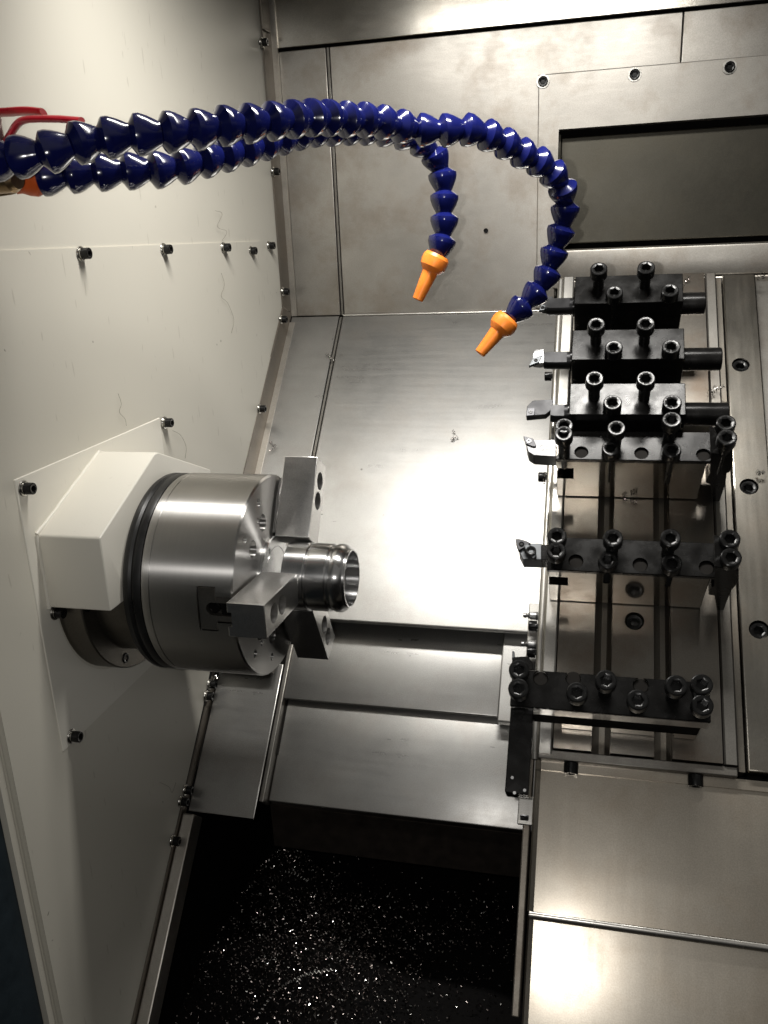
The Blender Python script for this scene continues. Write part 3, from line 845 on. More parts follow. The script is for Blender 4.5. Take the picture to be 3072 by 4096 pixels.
# lower telescopic covers
HC = -0.098
c_top = S_at(1405, 1687, HC)[1]; c_mid = S_at(*C8((1150, 690)), HC)[1]
XC = -0.046
def cover(sA, sB, h, label, mat='cover_steel'):
    bm = bmesh.new()
    prism(bm, [(XC, h-0.030), (XC, h-0.006), (XC+0.0018, h-0.0018), (XC+0.006, h), (0.7, h), (0.7, h-0.006), (XC+0.004, h-0.006), (XC+0.004, h-0.030)], sB, sA, sx)
    return tag(link('way_cover', bm, mat, base=S(0.1, sB, h), rot=SL), label, 'way cover', 'telescopic covers below the tool slide')
cover(s0-0.012, c_top, HC+0.003, 'narrow steel cover band just below the tool slide end')
cover(c_top+0.01, c_mid, HC, 'middle tan steel cover with a light scratch, below the tool slide')
b = bmesh.new(); tube(b, [S(XC+0.002, c_mid-0.0025, HC-0.004), S(0.7, c_mid-0.0025, HC-0.004)], 0.0042, 12)
tag(link('cover_lip', b, 'way_steel', base=S(0, c_mid, HC), smooth=45), 'rounded lip between the middle and lowest steel covers', 'cover lip')
cover(c_mid+0.01, -0.32, HC-0.012, 'lowest steel cover with vertical brush marks and a bright glare spot')
# upright side channel
pa, pb = S_at(1152, 1700, HC-0.02), S_at(1134, 2200, HC-0.02)
b = bmesh.new(); boxin(b, (-0.0555, pb[1], HC-0.035), (-0.0485, pa[1]+0.06, HC-0.014), lambda x, s, h: S(x, s, h), 0.0012)
tag(link('side_channel', b, 'rail_steel', base=S(-0.05, 0, HC-0.03), rot=SL), 'narrow steel channel along the left edge of the lower covers', 'steel strip')
b = bmesh.new(); boxin(b, (-0.047, -0.32, HC-0.25), (0.7, s0, HC-0.035), lambda x, s, h: S(x, s, h))
struct(link('slide_base_wall', b, 'tray_dark'))

# ================================================================== TOOL HOLDERS
def bolt_at(parent, px, py, h_top, me):
    x, s = S_at(px, py, h_top)
    return place('clamp_bolt', me, parent, axes(S(x, s, h_top), EN, (1, 0, 0), random.random()*3))
SF = lambda x, s, h: S(x, s, h)
def px_of(p):
    q = V((p.dot(_r), p.dot(_d), p.dot(_f)))
    return (CX+F*q.x/q.z, CY+F*q.y/q.z)
def bolt_rise(parent, base, head, h0, me):
    "bolt whose shank leaves the surface h0 at pixel base and whose head shows at pixel head"
    best = None
    x, s = S_at(*base, h0)
    for k in range(5, 90):
        h = h0+k*0.001
        q = px_of(S(x, s, h)); e = abs(q[1]-head[1])
        if best is None or e < best[0]: best = (e, h)
    h = max(best[1], h0+0.0121)
    return bolt_at(parent, head[0], head[1], h, me)
FB = lambda x, h, s: S(x, s, h)     # face polygon (x, h) extruded along s
HT = 0.004

def bar_holder(label, corners, bolts, holes, slot, end_poly, me, face_hole=None):
    (xl0, sb_), (xr0, _), (xr1, sf), (xl1, _) = [S_at(*p, HT) for p in corners]
    xl, xr = min(xl0, xl1), 0.112
    h = sthing('bar_holder', label, 'tool holder', (xl+xr)/2, sf, HS, 'black turning tool holders on the slide')
    b = bmesh.new()
    prism(b, [(xl0, sb_), (xr0, sb_), (xr0, sf), (xl1, sf)], HT-0.0055, HT, SF, 0.0007, 1)
    cs = []
    for p in holes:
        x, s = S_at(*p, HT)
        c = bmesh.new(); cyl(c, 0.0072, -0.02, 0.01, frame(S(x, s, HT), EN), 28); cs.append(c)
    link('clamp_plate', boolean(b, cs), 'black_oxide', h)
    for p in holes:
        x, s = S_at(*p, HT)
        b = bmesh.new(); cyl(b, 0.0071, -0.0100, -0.0030, frame(S(x, s, HT), EN), 28, 0.001)
        link('dark_plug', b, 'gap_dark', h)  # near-black fill standing in for the shade down the hole
    # steel body with a tool slot in its left end
    (sx0, sh0), (sx1, sh1) = [F_at(*p, sf) for p in slot]
    b = bmesh.new()
    boxin(b, (xl1+0.0006, sf+0.0008, HS+0.0022), (xr, sb_-0.0006, HT-0.006), SF, 0.0006, 1)
    c = bmesh.new(); boxin(c, (xl1-0.02, sf-0.01, min(sh0, sh1)), (sx1, sf+0.022, max(sh0, sh1)), SF)
    cs = [c]
    if face_hole:
        hx_, hh_ = F_at(*face_hole, sf+0.0008)
        c = bmesh.new(); cyl(c, 0.0095, -0.02, 0.014, frame(S(hx_, sf, hh_), ES), 40); cs.append(c)
    link('body', boolean(b, cs), 'mirror_steel', h)
    if face_hole:
        place('bolt', M_THREAD(), h, axes(S(hx_, sf+0.006, hh_), -ES))
    b = bmesh.new(); boxin(b, (xl1+0.001, sf+0.020, min(sh0, sh1)-0.001), (sx1+0.001, sf+0.0215, max(sh0, sh1)+0.001), SF)
    link('slot_shade', b, 'gap_dark', h)  # near-black sheet, added as the shade deep in the slot
    b = bmesh.new(); boxin(b, (xl1+0.003, sf+0.003, HS+0.0002), (xr-0.001, sb_-0.004, HS+0.0024), SF)
    link('gap_shade', b, 'gap_dark', h)  # near-black sheet in the contact gap, drawn as its dark shadow line
    # black end block on the right
    ep = [F_at(*p, sf-0.0005) for p in end_poly]
    b = bmesh.new(); prism(b, ep, sf-0.0005, sb_-0.004, FB, 0.0006, 1)
    link('end_block', b, 'black_oxide', h)
    for hd, bs in bolts:
        bolt_rise(h, bs, hd, HT, me)
    return h, sf

c4 = [Z2(c) for c in ((380, 200), (1310, 212), (1300, 400), (275, 385))]
b4 = [(Z2(p), Z2(q)) for p, q in (((335, 165), (337, 300)), ((332, 215), (333, 352)), ((675, 180), (658, 283)), ((640, 310), (636, 352)), ((1035, 125), (1004, 285)), ((1035, 320), (1030, 362)), ((1388, 145), (1335, 280)), ((1395, 240), (1347, 370)))]
bar_holder('upper bar holder with tall bolts and the diamond tipped tool', c4, b4, [Z2(p) for p in ((447, 338), (837, 345), (1240, 355))],
           (KA((585, 805)), KA((890, 985))), [KB(p) for p in ((1062, 500), (1062, 790), (990, 955), (1072, 960), (1076, 1228), (1200, 1230), (1290, 960), (1297, 800), (1352, 790), (1405, 640), (1405, 560))], M_CLAMP())
c5 = [Z3(c) for c in ((300, 150), (1400, 190), (1390, 405), (290, 350))]
b5 = [(Z3(p), Z3(q)) for p, q in (((352, 143), (352, 215)), ((347, 235), (347, 320)), ((700, 155), (688, 250)), ((668, 290), (660, 340)), ((1057, 155), (1038, 255)), ((1065, 310), (1058, 355)), ((1425, 160), (1392, 250)), ((1432, 275), (1397, 365)))]
bar_holder('middle bar holder whose tool has a clamped trigon insert', c5, b5, [Z3(p) for p in ((470, 300), (868, 322), (1280, 340))],
           (KC((545, 700)), KC((880, 850))), [KD(p) for p in ((840, 640), (840, 945), (790, 950), (745, 1075), (845, 1080), (875, 1308), (980, 1310), (1085, 1000), (1160, 940), (1210, 830), (1210, 700))], M_THREAD())
# lowest holder: black top, bright strip, matte dark band
c6 = [Z4(c) for c in ((95, 180), (1305, 262), (1312, 515), (85, 420))]
pts6 = [S_at(*p, HT) for p in c6]
xl, xr, sf6, sb6 = -0.0665, 0.1075, 0.2030, 0.2385
h6 = sthing('bar_holder', 'lowest bar holder with short bolts, gripping the long black upright tool', 'tool holder', 0.02, sf6, HS, 'black turning tool holders on the slide')
b = bmesh.new(); boxin(b, (xl, sf6, HT-0.004), (xr, sb6, HT), SF, 0.0008, 1)
holes6 = [Z4(p) for p in ((277, 245), (475, 245), (887, 290))]
cs = []
for p in holes6:
    x, s = S_at(*p, HT); c = bmesh.new(); cyl(c, 0.0072, -0.02, 0.01, frame(S(x, s, HT), EN), 28); cs.append(c)
link('clamp_plate', boolean(b, cs), 'black_oxide', h6)
for p in holes6:
    x, s = S_at(*p, HT); b = bmesh.new(); cyl(b, 0.0071, -0.0100, -0.0030, frame(S(x, s, HT), EN), 28, 0.001); link('dark_plug', b, 'gap_dark', h6)  # black fill in each hole, its shade put in as colour
b = bmesh.new(); boxin(b, (xl+0.016, sf6+0.0006, HT-0.0250), (xr-0.0004, sb6-0.001, HT-0.0045), SF, 0.0006, 1)
link('spacer', b, 'mill_steel', h6)
b = bmesh.new(); boxin(b, (xl+0.018, sf6+0.0012, HT-0.056), (xr-0.005, sb6-0.002, HT-0.0255), SF, 0.0006, 1)
link('dark_band', b, 'tray_dark', h6)  # matte near-black band between spacer and base
b = bmesh.new()
for xa, xb in ((-0.0215, T1[0]+0.002), (T1[1]-0.0005, T2[0]+0.0005), (T2[1], 0.104)):
    boxin(b, (xa, sf6+0.0036, HS+0.0018), (xb, sb6-0.002, HT-0.0565), SF, 0.0006, 1)
link('base', b, 'mirror_steel', h6)
for p, q in (((145, 193), (147, 232)), ((142, 308), (149, 358)), ((498, 332), (498, 392)), ((675, 258), (667, 335)), ((868, 378), (862, 432)), ((1103, 290), (1077, 365)), ((1258, 283), (1230, 335)), ((1262, 410), (1248, 458))):
    bolt_rise(h6, Z4(q), Z4(p), HT, M_THREAD())

# boring bar blocks --------------------------------------------------------
HBK = 0.025
blocks = [('topmost boring bar block, deep in shade under the recess ledge', [(465, 205), (1253, 180), (1253, 383), (460, 407)], [((637, 135), (627, 272)), ((987, 125), (966, 268)), ((752, 308), (750, 345)), ((1163, 293), (1160, 330))], (0.655, 0.695)),
          ('middle boring bar block with a dull black top', [(445, 595), (1265, 583), (1265, 807), (437, 810)], [((618, 545), (614, 678)), ((983, 540), (970, 678)), ((747, 715), (745, 755)), ((1172, 710), (1168, 750))], (0.578, 0.6185)),
          ('lowest boring bar block, its top shining and its bolts shaded', [(425, 985), (1275, 985), (1275, 1213), (415, 1213)], [((605, 945), (600, 1080)), ((985, 945), (968, 1082)), ((738, 1122), (735, 1160)), ((1178, 1122), (1172, 1160))], (0.508, 0.5475))]
for label, cor, bl, (sa, sb_) in blocks:
    h = sthing('boring_block', label, 'tool block', 0.033, sa, HS, 'black boring bar blocks on the slide')
    b = bmesh.new(); boxin(b, (-0.0252, sa, HS+0.0002), (0.0907, sb_, HBK), SF, 0.0009, 2)
    sc_ = (sa+sb_)/2-0.002
    c = bmesh.new(); cyl(c, 0.0128, -0.1, 0.2, frame(S(-0.03, sc_, 0), (1, 0, 0)), 40)
    link('block', boolean(b, [c]), 'black_oxide', h)
    for hd, bs in bl:
        bolt_rise(h, Z1(bs), Z1(hd), HBK, M_CLAMP())
# engraved marks on the lowest block
def text_part(parent, name, txt, size, world, mat, ext=0.00012):
    cu = bpy.data.curves.new(name, 'FONT'); cu.body = txt; cu.size = size; cu.extrude = ext; cu.align_x = 'CENTER'; cu.align_y = 'CENTER'
    o = bpy.data.objects.new('tmp', cu); COL.objects.link(o)
    me = bpy.data.meshes.new_from_object(o.evaluated_get(bpy.context.evaluated_depsgraph_get()))
    bpy.data.objects.remove(o); me.name = name
    me.materials.clear(); me.materials.append(MATS[mat])
    return place(name, me, parent, world)
x, s = S_at(*Z1((845, 1110)), HBK)
text_part(h, 'marking', '1 881', 0.0065, axes(S(x, s, HBK+0.0001), EN, -ES), 'engraving')

# boring bars ----------------------------------------------------------------
def bar(label, sa, sb_, xl, xr, head):
    sc_ = (sa+sb_)/2-0.002
    t = sthing('boring_bar', label, 'boring bar', 0.03, sc_, -0.012, 'boring bars in the blocks')
    fr = frame(S(0, sc_, 0), (1, 0, 0), EN)
    b = bmesh.new()
    lathe(b, [(0, -0.027), (0.0122, -0.027), (0.0122, xr-0.001), (0.0112, xr), (0, xr)], fr, 40)
    link('sleeve', b, 'black_oxide', t)
    b = bmesh.new()
    xs = S_at(*Z1(head), 0)[0]
    lathe(b, [(0, xs), (0.0090, xs), (0.0098, xs+0.004), (0.0098, -0.0268), (0, -0.0268)], fr, 40)
    c = bmesh.new(); boxin(c, (xl-0.01, sc_-0.02, 0.0068), (-0.0268-0.004, sc_+0.02, 0.03), SF)
    link('shank', boolean(b, [c]), 'black_bar', t)
    return t, sc_
bars = []
for (label, xl, xr, head), (_, _, _, (sa, sb_)) in zip((('topmost boring bar, its tip hidden behind the blue hose', -0.068, 0.116, 'dark'), ('middle boring bar with a bright nickel head and diamond insert', -0.0725, 0.1305, 'bright'), ('lowest boring bar with a dark square headed insert', -0.0705, 0.1345, 'square')), blocks):
    t, sc_ = bar(label, sa, sb_, xl, xr, {'dark': (255, 400), 'bright': (236, 780), 'square': (285, 1150)}[head])
    m = {'dark': 'black_bar', 'bright': 'satin_nickel', 'square': 'black_bar'}[head]
    if head == 'bright':
        hp = [Z1(p) for p in ((165, 735), (232, 728), (238, 830), (200, 835), (150, 830), (148, 765))]
        ip = [Z1(p) for p in ((120, 855), (150, 798), (222, 772), (195, 825))]
    elif head == 'square':
        hp = [Z1(p) for p in ((108, 1150), (150, 1108), (300, 1100), (300, 1165), (245, 1212), (110, 1225), (100, 1222))]
        ip = [Z1(p) for p in ((100, 1222), (110, 1165), (165, 1165), (160, 1218))]
    else:
        hp = [Z1(p) for p in ((215, 430), (240, 345), (300, 340), (300, 440))]
        ip = [Z1(p) for p in ((195, 445), (215, 400), (245, 410), (235, 440))]
    b = bmesh.new(); prism(b, [S_at(*p, 0.001) for p in hp], -0.008, 0.001, SF, 0.0005, 1)
    link('head', b, m, t)
    b = bmesh.new(); prism(b, [S_at(*p, 0.003) for p in ip], -0.001, 0.003, SF, 0.0003, 1)
    ins = link('insert', b, 'insert_grey' if head != 'square' else 'insert_dark', t)
    cx_ = sum(p[0] for p in ip)/len(ip); cy_ = sum(p[1] for p in ip)/len(ip)
    x, s = S_at(cx_, cy_, 0.0032)
    b = bmesh.new(); lathe(b, [(0, 0.0001), (0.0008, 0.0001), (0.0011, 0.0007), (0.0019, 0.0007), (0.0023, 0), (0, -0.0005)], frame(S(x, s, 0.003), EN), 20)
    link('insert_screw', b, 'black_bolt', ins)

# turning tools ---------------------------------------------------------------
t4 = sthing('turning_tool', 'turning tool with a bright engraved shank and thin diamond insert', 'turning tool', -0.05, 0.48, -0.02, 'turning tools in the holders')
b = bmesh.new(); prism(b, [S_at(*KA(p), 0) for p in ((232, 335), (580, 330), (600, 330), (600, 600), (580, 600), (230, 585), (135, 525), (100, 400), (180, 330))], -0.020, 0.0, SF, 0.0006, 1)
link('shank', b, 'shank_grey', t4)
b = bmesh.new(); prism(b, [S_at(*KA(p), -0.0006) for p in ((230, 583), (590, 597), (590, 604), (228, 588), (134, 527), (132, 522))], -0.0196, -0.0006, SF)
link('underside', b, 'black_oxide', t4)
b = bmesh.new(); prism(b, [S_at(*KA(p), 0.002) for p in ((55, 262), (215, 305), (268, 420), (250, 440), (205, 430), (95, 390))], -0.0022, 0.002, SF, 0.0004, 1)
ins = link('insert', b, 'insert_dark', t4)
x, s = S_at(*KA((150, 350)), 0.002)
b = bmesh.new(); lathe(b, [(0, -0.0006), (0.0011, -0.0006), (0.0014, 0.0007), (0.0023, 0.0007), (0.0027, 0), (0, -0.0008)], frame(S(x, s, 0.002), EN), 24)
link('insert_screw', b, 'satin_nickel', ins)
x, s = S_at(*KA((455, 465)), 0.0)
text_part(t4, 'marking', 'QCC', 0.0085, axes(S(x, s, 0.00005), EN, (1, 0, 0)), 'engraving')

t5 = sthing('turning_tool', 'turning tool with a clamped dark trigon insert and grey head', 'turning tool', -0.05, 0.36, -0.02, 'turning tools in the holders')
b = bmesh.new(); prism(b, [S_at(*KC(p), 0) for p in ((262, 135), (440, 135), (440, 410), (130, 405), (60, 262), (130, 180))], -0.020, 0.0, SF, 0.0006, 1)
link('head', b, 'insert_grey', t5)
b = bmesh.new(); prism(b, [S_at(*KC(p), -0.001) for p in ((440, 158), (600, 160), (600, 415), (128, 408), (120, 390), (438, 395))], -0.0202, -0.001, SF, 0.0004, 1)
link('shank', b, 'black_oxide', t5)
b = bmesh.new(); prism(b, [S_at(*KC(p), 0.003) for p in ((8, 62), (60, 64), (150, 80), (265, 135), (170, 180), (60, 262), (25, 180))], -0.002, 0.003, SF, 0.0005, 1)
ins = link('insert', b, 'insert_dark', t5)
x, s = S_at(*KC((108, 150)), 0.003)
b = bmesh.new(); lathe(b, [(0, 0.0004), (0.0016, 0.0004), (0.0022, 0.0012), (0.0028, 0), (0, -0.0005)], frame(S(x, s, 0.003), EN), 24); link('pin', b, 'black_bolt', ins)
b = bmesh.new(); prism(b, [S_at(*KC(p), 0.008) for p in ((130, 185), (210, 138), (300, 205), (358, 300), (352, 365), (290, 390), (225, 320))], 0.0005, 0.008, SF, 0.0014, 2)
cl = link('clamp', b, 'insert_grey', t5)
x, s = S_at(*KC((265, 255)), 0.010)
place('clamp_screw', shared('clamp_screw', lambda: cap_screw_bm(IDW, 0.0052, 0.004, 0.002, 0.004, False), 'black_bolt'), cl, axes(S(x, s, 0.0098), EN))

t6 = sthing('turning_tool', 'long black tool hanging upright at the left end of the lowest holder', 'turning tool', -0.055, 0.2, -0.02, 'turning tools in the holders')
bt = [S_at(*KE(p), -0.006) for p in ((80, 1935), (392, 2005), (455, 190), (165, 90))]
xa, xb = -0.0665, -0.0455
b = bmesh.new(); boxin(b, (xa, bt[0][1]-0.002, -0.030), (xb, sf6+0.002, -0.006), SF, 0.001, 2)
boxin(b, (xa+0.001, sb6-0.002, -0.030), (xb-0.001, sb6+0.012, -0.006), SF, 0.0008, 1)
link('shank', b, 'black_oxide', t6)
b = bmesh.new(); prism(b, [S_at(*KE(p), 0.0) for p in ((165, 270), (165, 95), (390, 85), (455, 190), (455, 275))], -0.024, 0.0, SF, 0.0006, 1)
link('head', b, 'black_oxide', t6)
b = bmesh.new(); prism(b, [S_at(*KE(p), 0.0) for p in ((168, 135), (168, 15), (198, 15), (205, 135))], -0.006, 0.0, SF, 0.0004, 1)
link('insert', b, 'insert_grey', t6)
b = bmesh.new()
for q in ((170, 1765), (340, 1940), (200, 1975)):
    x, s = S_at(*KE(q), -0.0058); cyl(b, 0.0014, -0.001, 0.0006, frame(S(x, s, -0.006), EN), 12)
link('stud', b, 'satin_nickel', t6)

# ================================================================== COOLANT HOSES
PITCH, RH = 0.0228, 0.0152
def seg_bm():
    bm = bmesh.new()
    p = PITCH
    lathe(bm, [(0.0060, -0.02*p), (0.0086, 0.0), (0.0099, 0.05*p), (0.0142, 0.175*p), (RH, 0.215*p), (RH, 0.375*p), (0.0148, 0.44*p), (0.0132, 0.63*p), (0.0109, 0.83*p), (0.0093, 0.95*p), (0.0088, 1.0*p), (0.0082, 1.06*p), (0.0060, 1.10*p)], IDW, 36)
    return bm
M_SEG = lambda: shared('hose_segment', seg_bm, 'blue_plastic', 22)
def hose(label, cps, nozzle):
    P = [at_depth(*c) for c in cps]
    _, L = catmull(P, 10)
    n = max(2, round(L/PITCH))
    pts, L = catmull(P, n)
    h = thing('coolant_hose', label, 'coolant hose', P[0], (0, 0, 0), 'blue segmented coolant hoses')
    for i in range(n):
        a, c = pts[i], pts[i+1]
        d = (c-a)
        jit = V((random.uniform(-1, 1), random.uniform(-1, 1), random.uniform(-1, 1)))*0.05
        ax = (d.normalized()+jit).normalized()
        m = axes(a, ax, (0, 0.2, 1), random.random()*6)
        m = m @ Matrix.Diagonal((1, 1, d.length/PITCH, 1))
        place('segment', M_SEG(), h, m)
    # orange nozzle: cup on the last ball, then a tapering spout
    a, c = at_depth(*nozzle[0]), at_depth(*nozzle[1])
    fr = frame(a, c-a); Ln = (c-a).length
    bm = bmesh.new()
    lathe(bm, [(0.0088, 0.0), (0.0128, -0.0005), (0.0146, 0.003), (0.0150, 0.008), (0.0138, 0.0135), (0.0105, 0.0180), (0.0090, 0.0190), (0.0085, 0.022), (0.0062, Ln-0.0006), (0.0056, Ln), (0.0046, Ln), (0.0046, Ln-0.012), (0.0, Ln-0.012)], fr, 40)
    link('nozzle', bm, 'orange_plastic', h)
    return h, P
dpU = [(-52, 352, .652), (-26, 349, .640), (0, 345, .630), (42, 340, .627), (105, 330, .625), (160, 310, .63), (218, 300, .64), (285, 292, .645), (350, 287, .65), (412, 282, .66), (475, 272, .67), (537, 267, .685), (597, 262, .70), (655, 255, .72), (710, 256, .745), (760, 258, .765), (812, 262, .785), (855, 270, .80), (905, 283, .815), (955, 283, .815), (1005, 278, .82), (1055, 292, .83), (1095, 314, .845), (1140, 336, .86), (1180, 360, .875), (1212, 395, .89), (1222, 432, .905), (1217, 485, .915), (1200, 535, .925), (1183, 592, .935), (1160, 632, .94), (1122, 668, .945), (1106, 686, .945)]
hU, PU = hose('front blue segmented hose arching right to an orange nozzle beside the tools', dpU, ((1098, 688, .945), (1036, 764, .95)))
dpL = [(80, 384, .705), (120, 380, .705), (170, 377, .705), (222, 372, .71), (282, 371, .715), (340, 368, .72), (390, 360, .73), (440, 346, .74), (492, 332, .755), (545, 318, .77), (598, 302, .79), (650, 287, .81), (700, 281, .83), (750, 280, .85), (800, 281, .87), (850, 286, .885), (890, 297, .895), (925, 316, .905), (948, 345, .915), (958, 388, .92), (961, 435, .925), (960, 485, .93), (955, 530, .935), (949, 552, .935)]
hL, PL = hose('rear blue segmented hose dropping to an orange nozzle above the guard', dpL, ((945, 552, .935), (902, 648, .945)))
# rear hose inlet: orange collar and brass fitting
a, c = at_depth(88, 384, .705), at_depth(30, 392, .70)
b = bmesh.new(); L_ = (c-a).length
lathe(b, [(0.009, 0), (0.0125, 0), (0.0142, 0.25*L_), (0.0125, 0.55*L_), (0.0100, 0.8*L_), (0.0100, L_), (0, L_)], frame(a, c-a), 32)
link('collar', b, 'orange_dark', hL)
b = bmesh.new()
lathe(b, [(0, 0), (0.0098, 0), (0.0105, 0.004), (0.0105, 0.014), (0.0128, 0.016), (0.0128, 0.03), (0.0, 0.03)], frame(c, c-a), 6)
lathe(b, [(0, 0.03), (0.0105, 0.03), (0.0105, 0.055), (0, 0.055)], frame(c, c-a), 24)
link('fitting', b, 'brass', hL)

def valve(label, pts, depth, body):
    v = thing('ball_valve', label, 'valve', at_depth(*body, depth), (0, 0, 0), 'red handled coolant valves')
    P, _ = catmull([at_depth(px, py, depth) for px, py in pts], 24)
    b = bmesh.new(); tube(b, P, 0.004, 14, (0.0027, 0.0078))
    link('handle', b, 'red_vinyl', v, 45)
    p = at_depth(*body, depth)
    b = bmesh.new(); lathe(b, [(0, 0.014), (0.0045, 0.014), (0.0055, 0.011), (0.0055, -0.004), (0.0085, -0.006), (0.0085, -0.018), (0, -0.018)], frame(p, (0, 0, 1)), 24)
    link('stem_nut', b, 'zinc', v)
    q = p+V((0, 0, -0.030))
    b = bmesh.new(); lathe(b, [(0, -0.03), (0.009, -0.03), (0.009, -0.012), (0.0115, -0.008), (0.0115, 0.008), (0.009, 0.012), (0, 0.012)], frame(q, (1, 0, 0)), 24)
    link('valve_body', b, 'brass', v)
    return v
valve('red lever of the valve at the very left edge, partly cut off', [(-60, 262), (-20, 246), (20, 242), (60, 240), (94, 243)], 0.665, (-70, 300))
valve('red bent lever of the valve above the front hose', [(8, 318), (22, 292), (38, 268), (60, 258), (120, 257), (176, 261)], 0.650, (-8, 292))

# ================================================================== SWARF
def curl(bm, p, ax, turns, r, pitch, wd, n=10):
    "helical ribbon chip"
    fr = frame(p, ax)
    prev = None
    for k in range(int(turns*n)+1):
        a = 2*pi*k/n
        rr = r*(1+0.15*sin(k*0.7))
        t = pitch*k/n
        v0 = bm.verts.new(fr(rr*cos(a), rr*sin(a), t)); v1 = bm.verts.new(fr(rr*cos(a)*0.9, rr*sin(a)*0.9, t+wd))
        if prev: bm.faces.new((prev[0], v0, v1, prev[1]))
        prev = (v0, v1)
GP = 'loose swarf curls on the steel'
curls = [((1540, 840), 'h', 'tangled swarf curl beside the middle boring bar on the slide', HS), ((1310, 620), 'y', 'swarf curl caught above the topmost boring block', 0.0), ((1475, 612), 'h', 'swarf curl at the ledge behind the topmost boring block', HS),
         ((1640, 600), 'h', 'bright swarf curl hanging at the upper right edge', HS), ((590, 965), 'g', 'small swarf curl on the sloped strip behind the chuck', GH), ((468, 1462), 'g', 'swarf tangle on the lower rail screws under the chuck', HG2+0.01), ((1180, 1038), 'h', 'dark swarf loop hanging on the left edge of the slide', HS), ((720, 778), 'g', 'swarf curl on the seam of the sloped guard', GH), ((1360, 1077), 'h', 'small black swarf tangle on the slide between the two bar holders', HS), ((984, 942), 'g', 'pale swarf curl lying on the sloped guard below the nozzles', GH), ((1640, 1020), 'h', 'thin swarf hair beside the middle sunk bolt', HS)]
for (px, py), kind, label, h in curls:
    x, s = S_at(px, py, h+0.002)
    bm = bmesh.new()
    for q in range(3):
        pp = S(x+random.uniform(-.004, .004), s+random.uniform(-.006, .006), h+0.004)
        ax = (ES*random.uniform(-1, 1)+V((1, 0, 0))*random.uniform(-1, 1)+EN*0.2)
        curl(bm, pp, ax, random.uniform(1.0, 3.0), random.uniform(0.0012, 0.0034), random.uniform(0.0015, 0.004), 0.0009, 12)
    tag(link('swarf_curl', bm, 'chip_metal' if random.random() < 0.6 else 'chip_dark', base=S(x, s, h)), label, 'metal chip', GP)
# fine hairs stuck to the cream wall
hp = [((478, 590), (485, 615), (478, 640), (492, 655), (505, 690), (500, 720), 'long fine swarf hair on the cream wall above the spindle guard bolt'), ((465, 455), (480, 462), (470, 490), (490, 500), (480, 520), None, 'looped swarf hair left of the rail on the cream wall'), ((345, 1690), (365, 1700), (372, 1712), (380, 1690), None, None, 'dark swarf hair low on the cream wall beside the lower rail'), ((255, 850), (262, 872), (258, 890), (270, 905), (273, 920), None, 'wavy swarf hair just above the spindle guard plate'), ((373, 930), (390, 940), (402, 965), (400, 990), None, None, 'arched swarf hair right of the spindle guard top bolt')]
for row in hp:
    pts = [at_x(px, py, XW+0.004) for px, py in [q for q in row[:-1] if q]]
    P, _ = catmull(pts, 30)
    bm = bmesh.new(); tube(bm, P, 0.00018, 5)
    tag(link('swarf_hair', bm, 'hair_swarf', base=P[0]), row[-1], 'metal chip', 'fine swarf hairs stuck to the cream wall')

# heap of chips in the tray, one countless mass
bm = bmesh.new()
rng = random.Random(11)
def heap_z(x, y):
    g = 0.07*math.exp(-(((x+0.38)/0.13)**2+((y-0.93)/0.13)**2))+0.06*math.exp(-(((x+0.46)/0.05)**2+((y-1.07)/0.05)**2))+0.03*math.exp(-(((x+0.14)/0.09)**2+((y-1.0)/0.10)**2))
    return ZT+g
for k in range(12000):
    q = rng.random()
    if q < 0.74: x, y = rng.gauss(-0.37, 0.085), rng.gauss(0.91, 0.085)
    elif q < 0.82: x, y = rng.gauss(-0.455, 0.035), rng.gauss(1.06, 0.035)
    elif q < 0.89: x, y = rng.gauss(-0.14, 0.05), rng.gauss(1.01, 0.06)
    else: x, y = rng.uniform(-0.53, -0.16), rng.uniform(0.74, 1.06)
    if y > pB.y+0.3 or x < -0.53 or x > -0.055: continue
    p = V((x, y, heap_z(x, y)+rng.uniform(0.0, 0.012)))
    ax = V((rng.gauss(0, 1), rng.gauss(0, 1), rng.gauss(0, 1)))
    r = rng.uniform(0.0007, 0.0024)
    curl(bm, p, ax, rng.uniform(0.3, 1.1), r, r*rng.uniform(0.4, 1.2), rng.uniform(0.0006, 0.0016), 5)
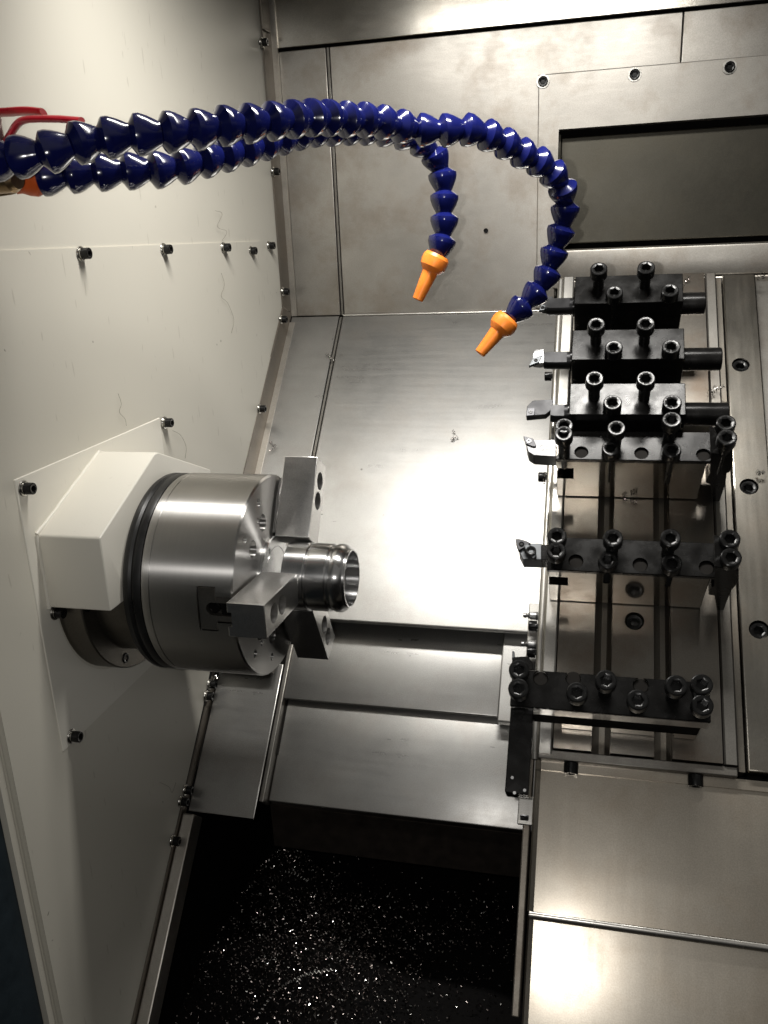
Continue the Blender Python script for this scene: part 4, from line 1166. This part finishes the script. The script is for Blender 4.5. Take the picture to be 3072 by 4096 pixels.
for f in bm.faces: f.material_index = 1 if rng.random() < 0.22 else 0
o = link('chip_heap', bm, ['chip_dark', 'chip_metal'], smooth=0)
o['kind'] = 'stuff'; o['label'] = 'dark heap of glinting metal chips in the tray'
# heap body
bm = bmesh.new()
nx, ny = 46, 34
gv = [[bm.verts.new(V((-0.53+0.73*i/nx, 0.45+0.74*j/ny, heap_z(-0.53+0.73*i/nx, 0.45+0.74*j/ny)-0.002+rng.uniform(-.004, .002)))) for j in range(ny+1)] for i in range(nx+1)]
for i in range(nx):
    for j in range(ny):
        bm.faces.new((gv[i][j], gv[i+1][j], gv[i+1][j+1], gv[i][j+1]))
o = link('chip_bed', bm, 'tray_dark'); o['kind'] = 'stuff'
# long coiled chips lying on the heap
def on_heap(px, py, lift):
    v = ray(px, py); t = 0.6
    while t < 3:
        p = v*t
        if p.z < heap_z(p.x, p.y)+lift: return p
        t += 0.002
    return v*t
for row, label in ((((560, 2190), (585, 2155), (620, 2125), (665, 2105), (715, 2095)), 'long coiled bright chip curving across the chip heap'), (((640, 1935), (655, 1965), (650, 1990), (652, 2040), (645, 2065)), 'thin coiled chip hanging at the back of the chip heap'), (((520, 1945), (540, 1915), (580, 1890), (625, 1885), (668, 1905)), 'arched coiled chip standing on top of the chip heap')):
    P, L = catmull([on_heap(px, py, 0.02) for px, py in row], 8)
    n = int(L/0.0011); P, L = catmull([on_heap(px, py, 0.02) for px, py in row], n)
    bm = bmesh.new(); prev = None
    for k, p in enumerate(P):
        t = (P[min(k+1, n)]-P[max(k-1, 0)]).normalized(); x = V((0, 0.3, 1)); x = (x-t*x.dot(t)).normalized(); y = t.cross(x)
        a = k*2*pi/5; q = p+(x*cos(a)+y*sin(a))*0.0024
        v0, v1 = bm.verts.new(q), bm.verts.new(q+t*0.0009)
        if prev: bm.faces.new((prev[0], v0, v1, prev[1]))
        prev = (v0, v1)
    tag(link('coiled_chip', bm, 'chip_metal', base=P[0], smooth=0), label, 'metal chip', 'long coiled chips on the heap')
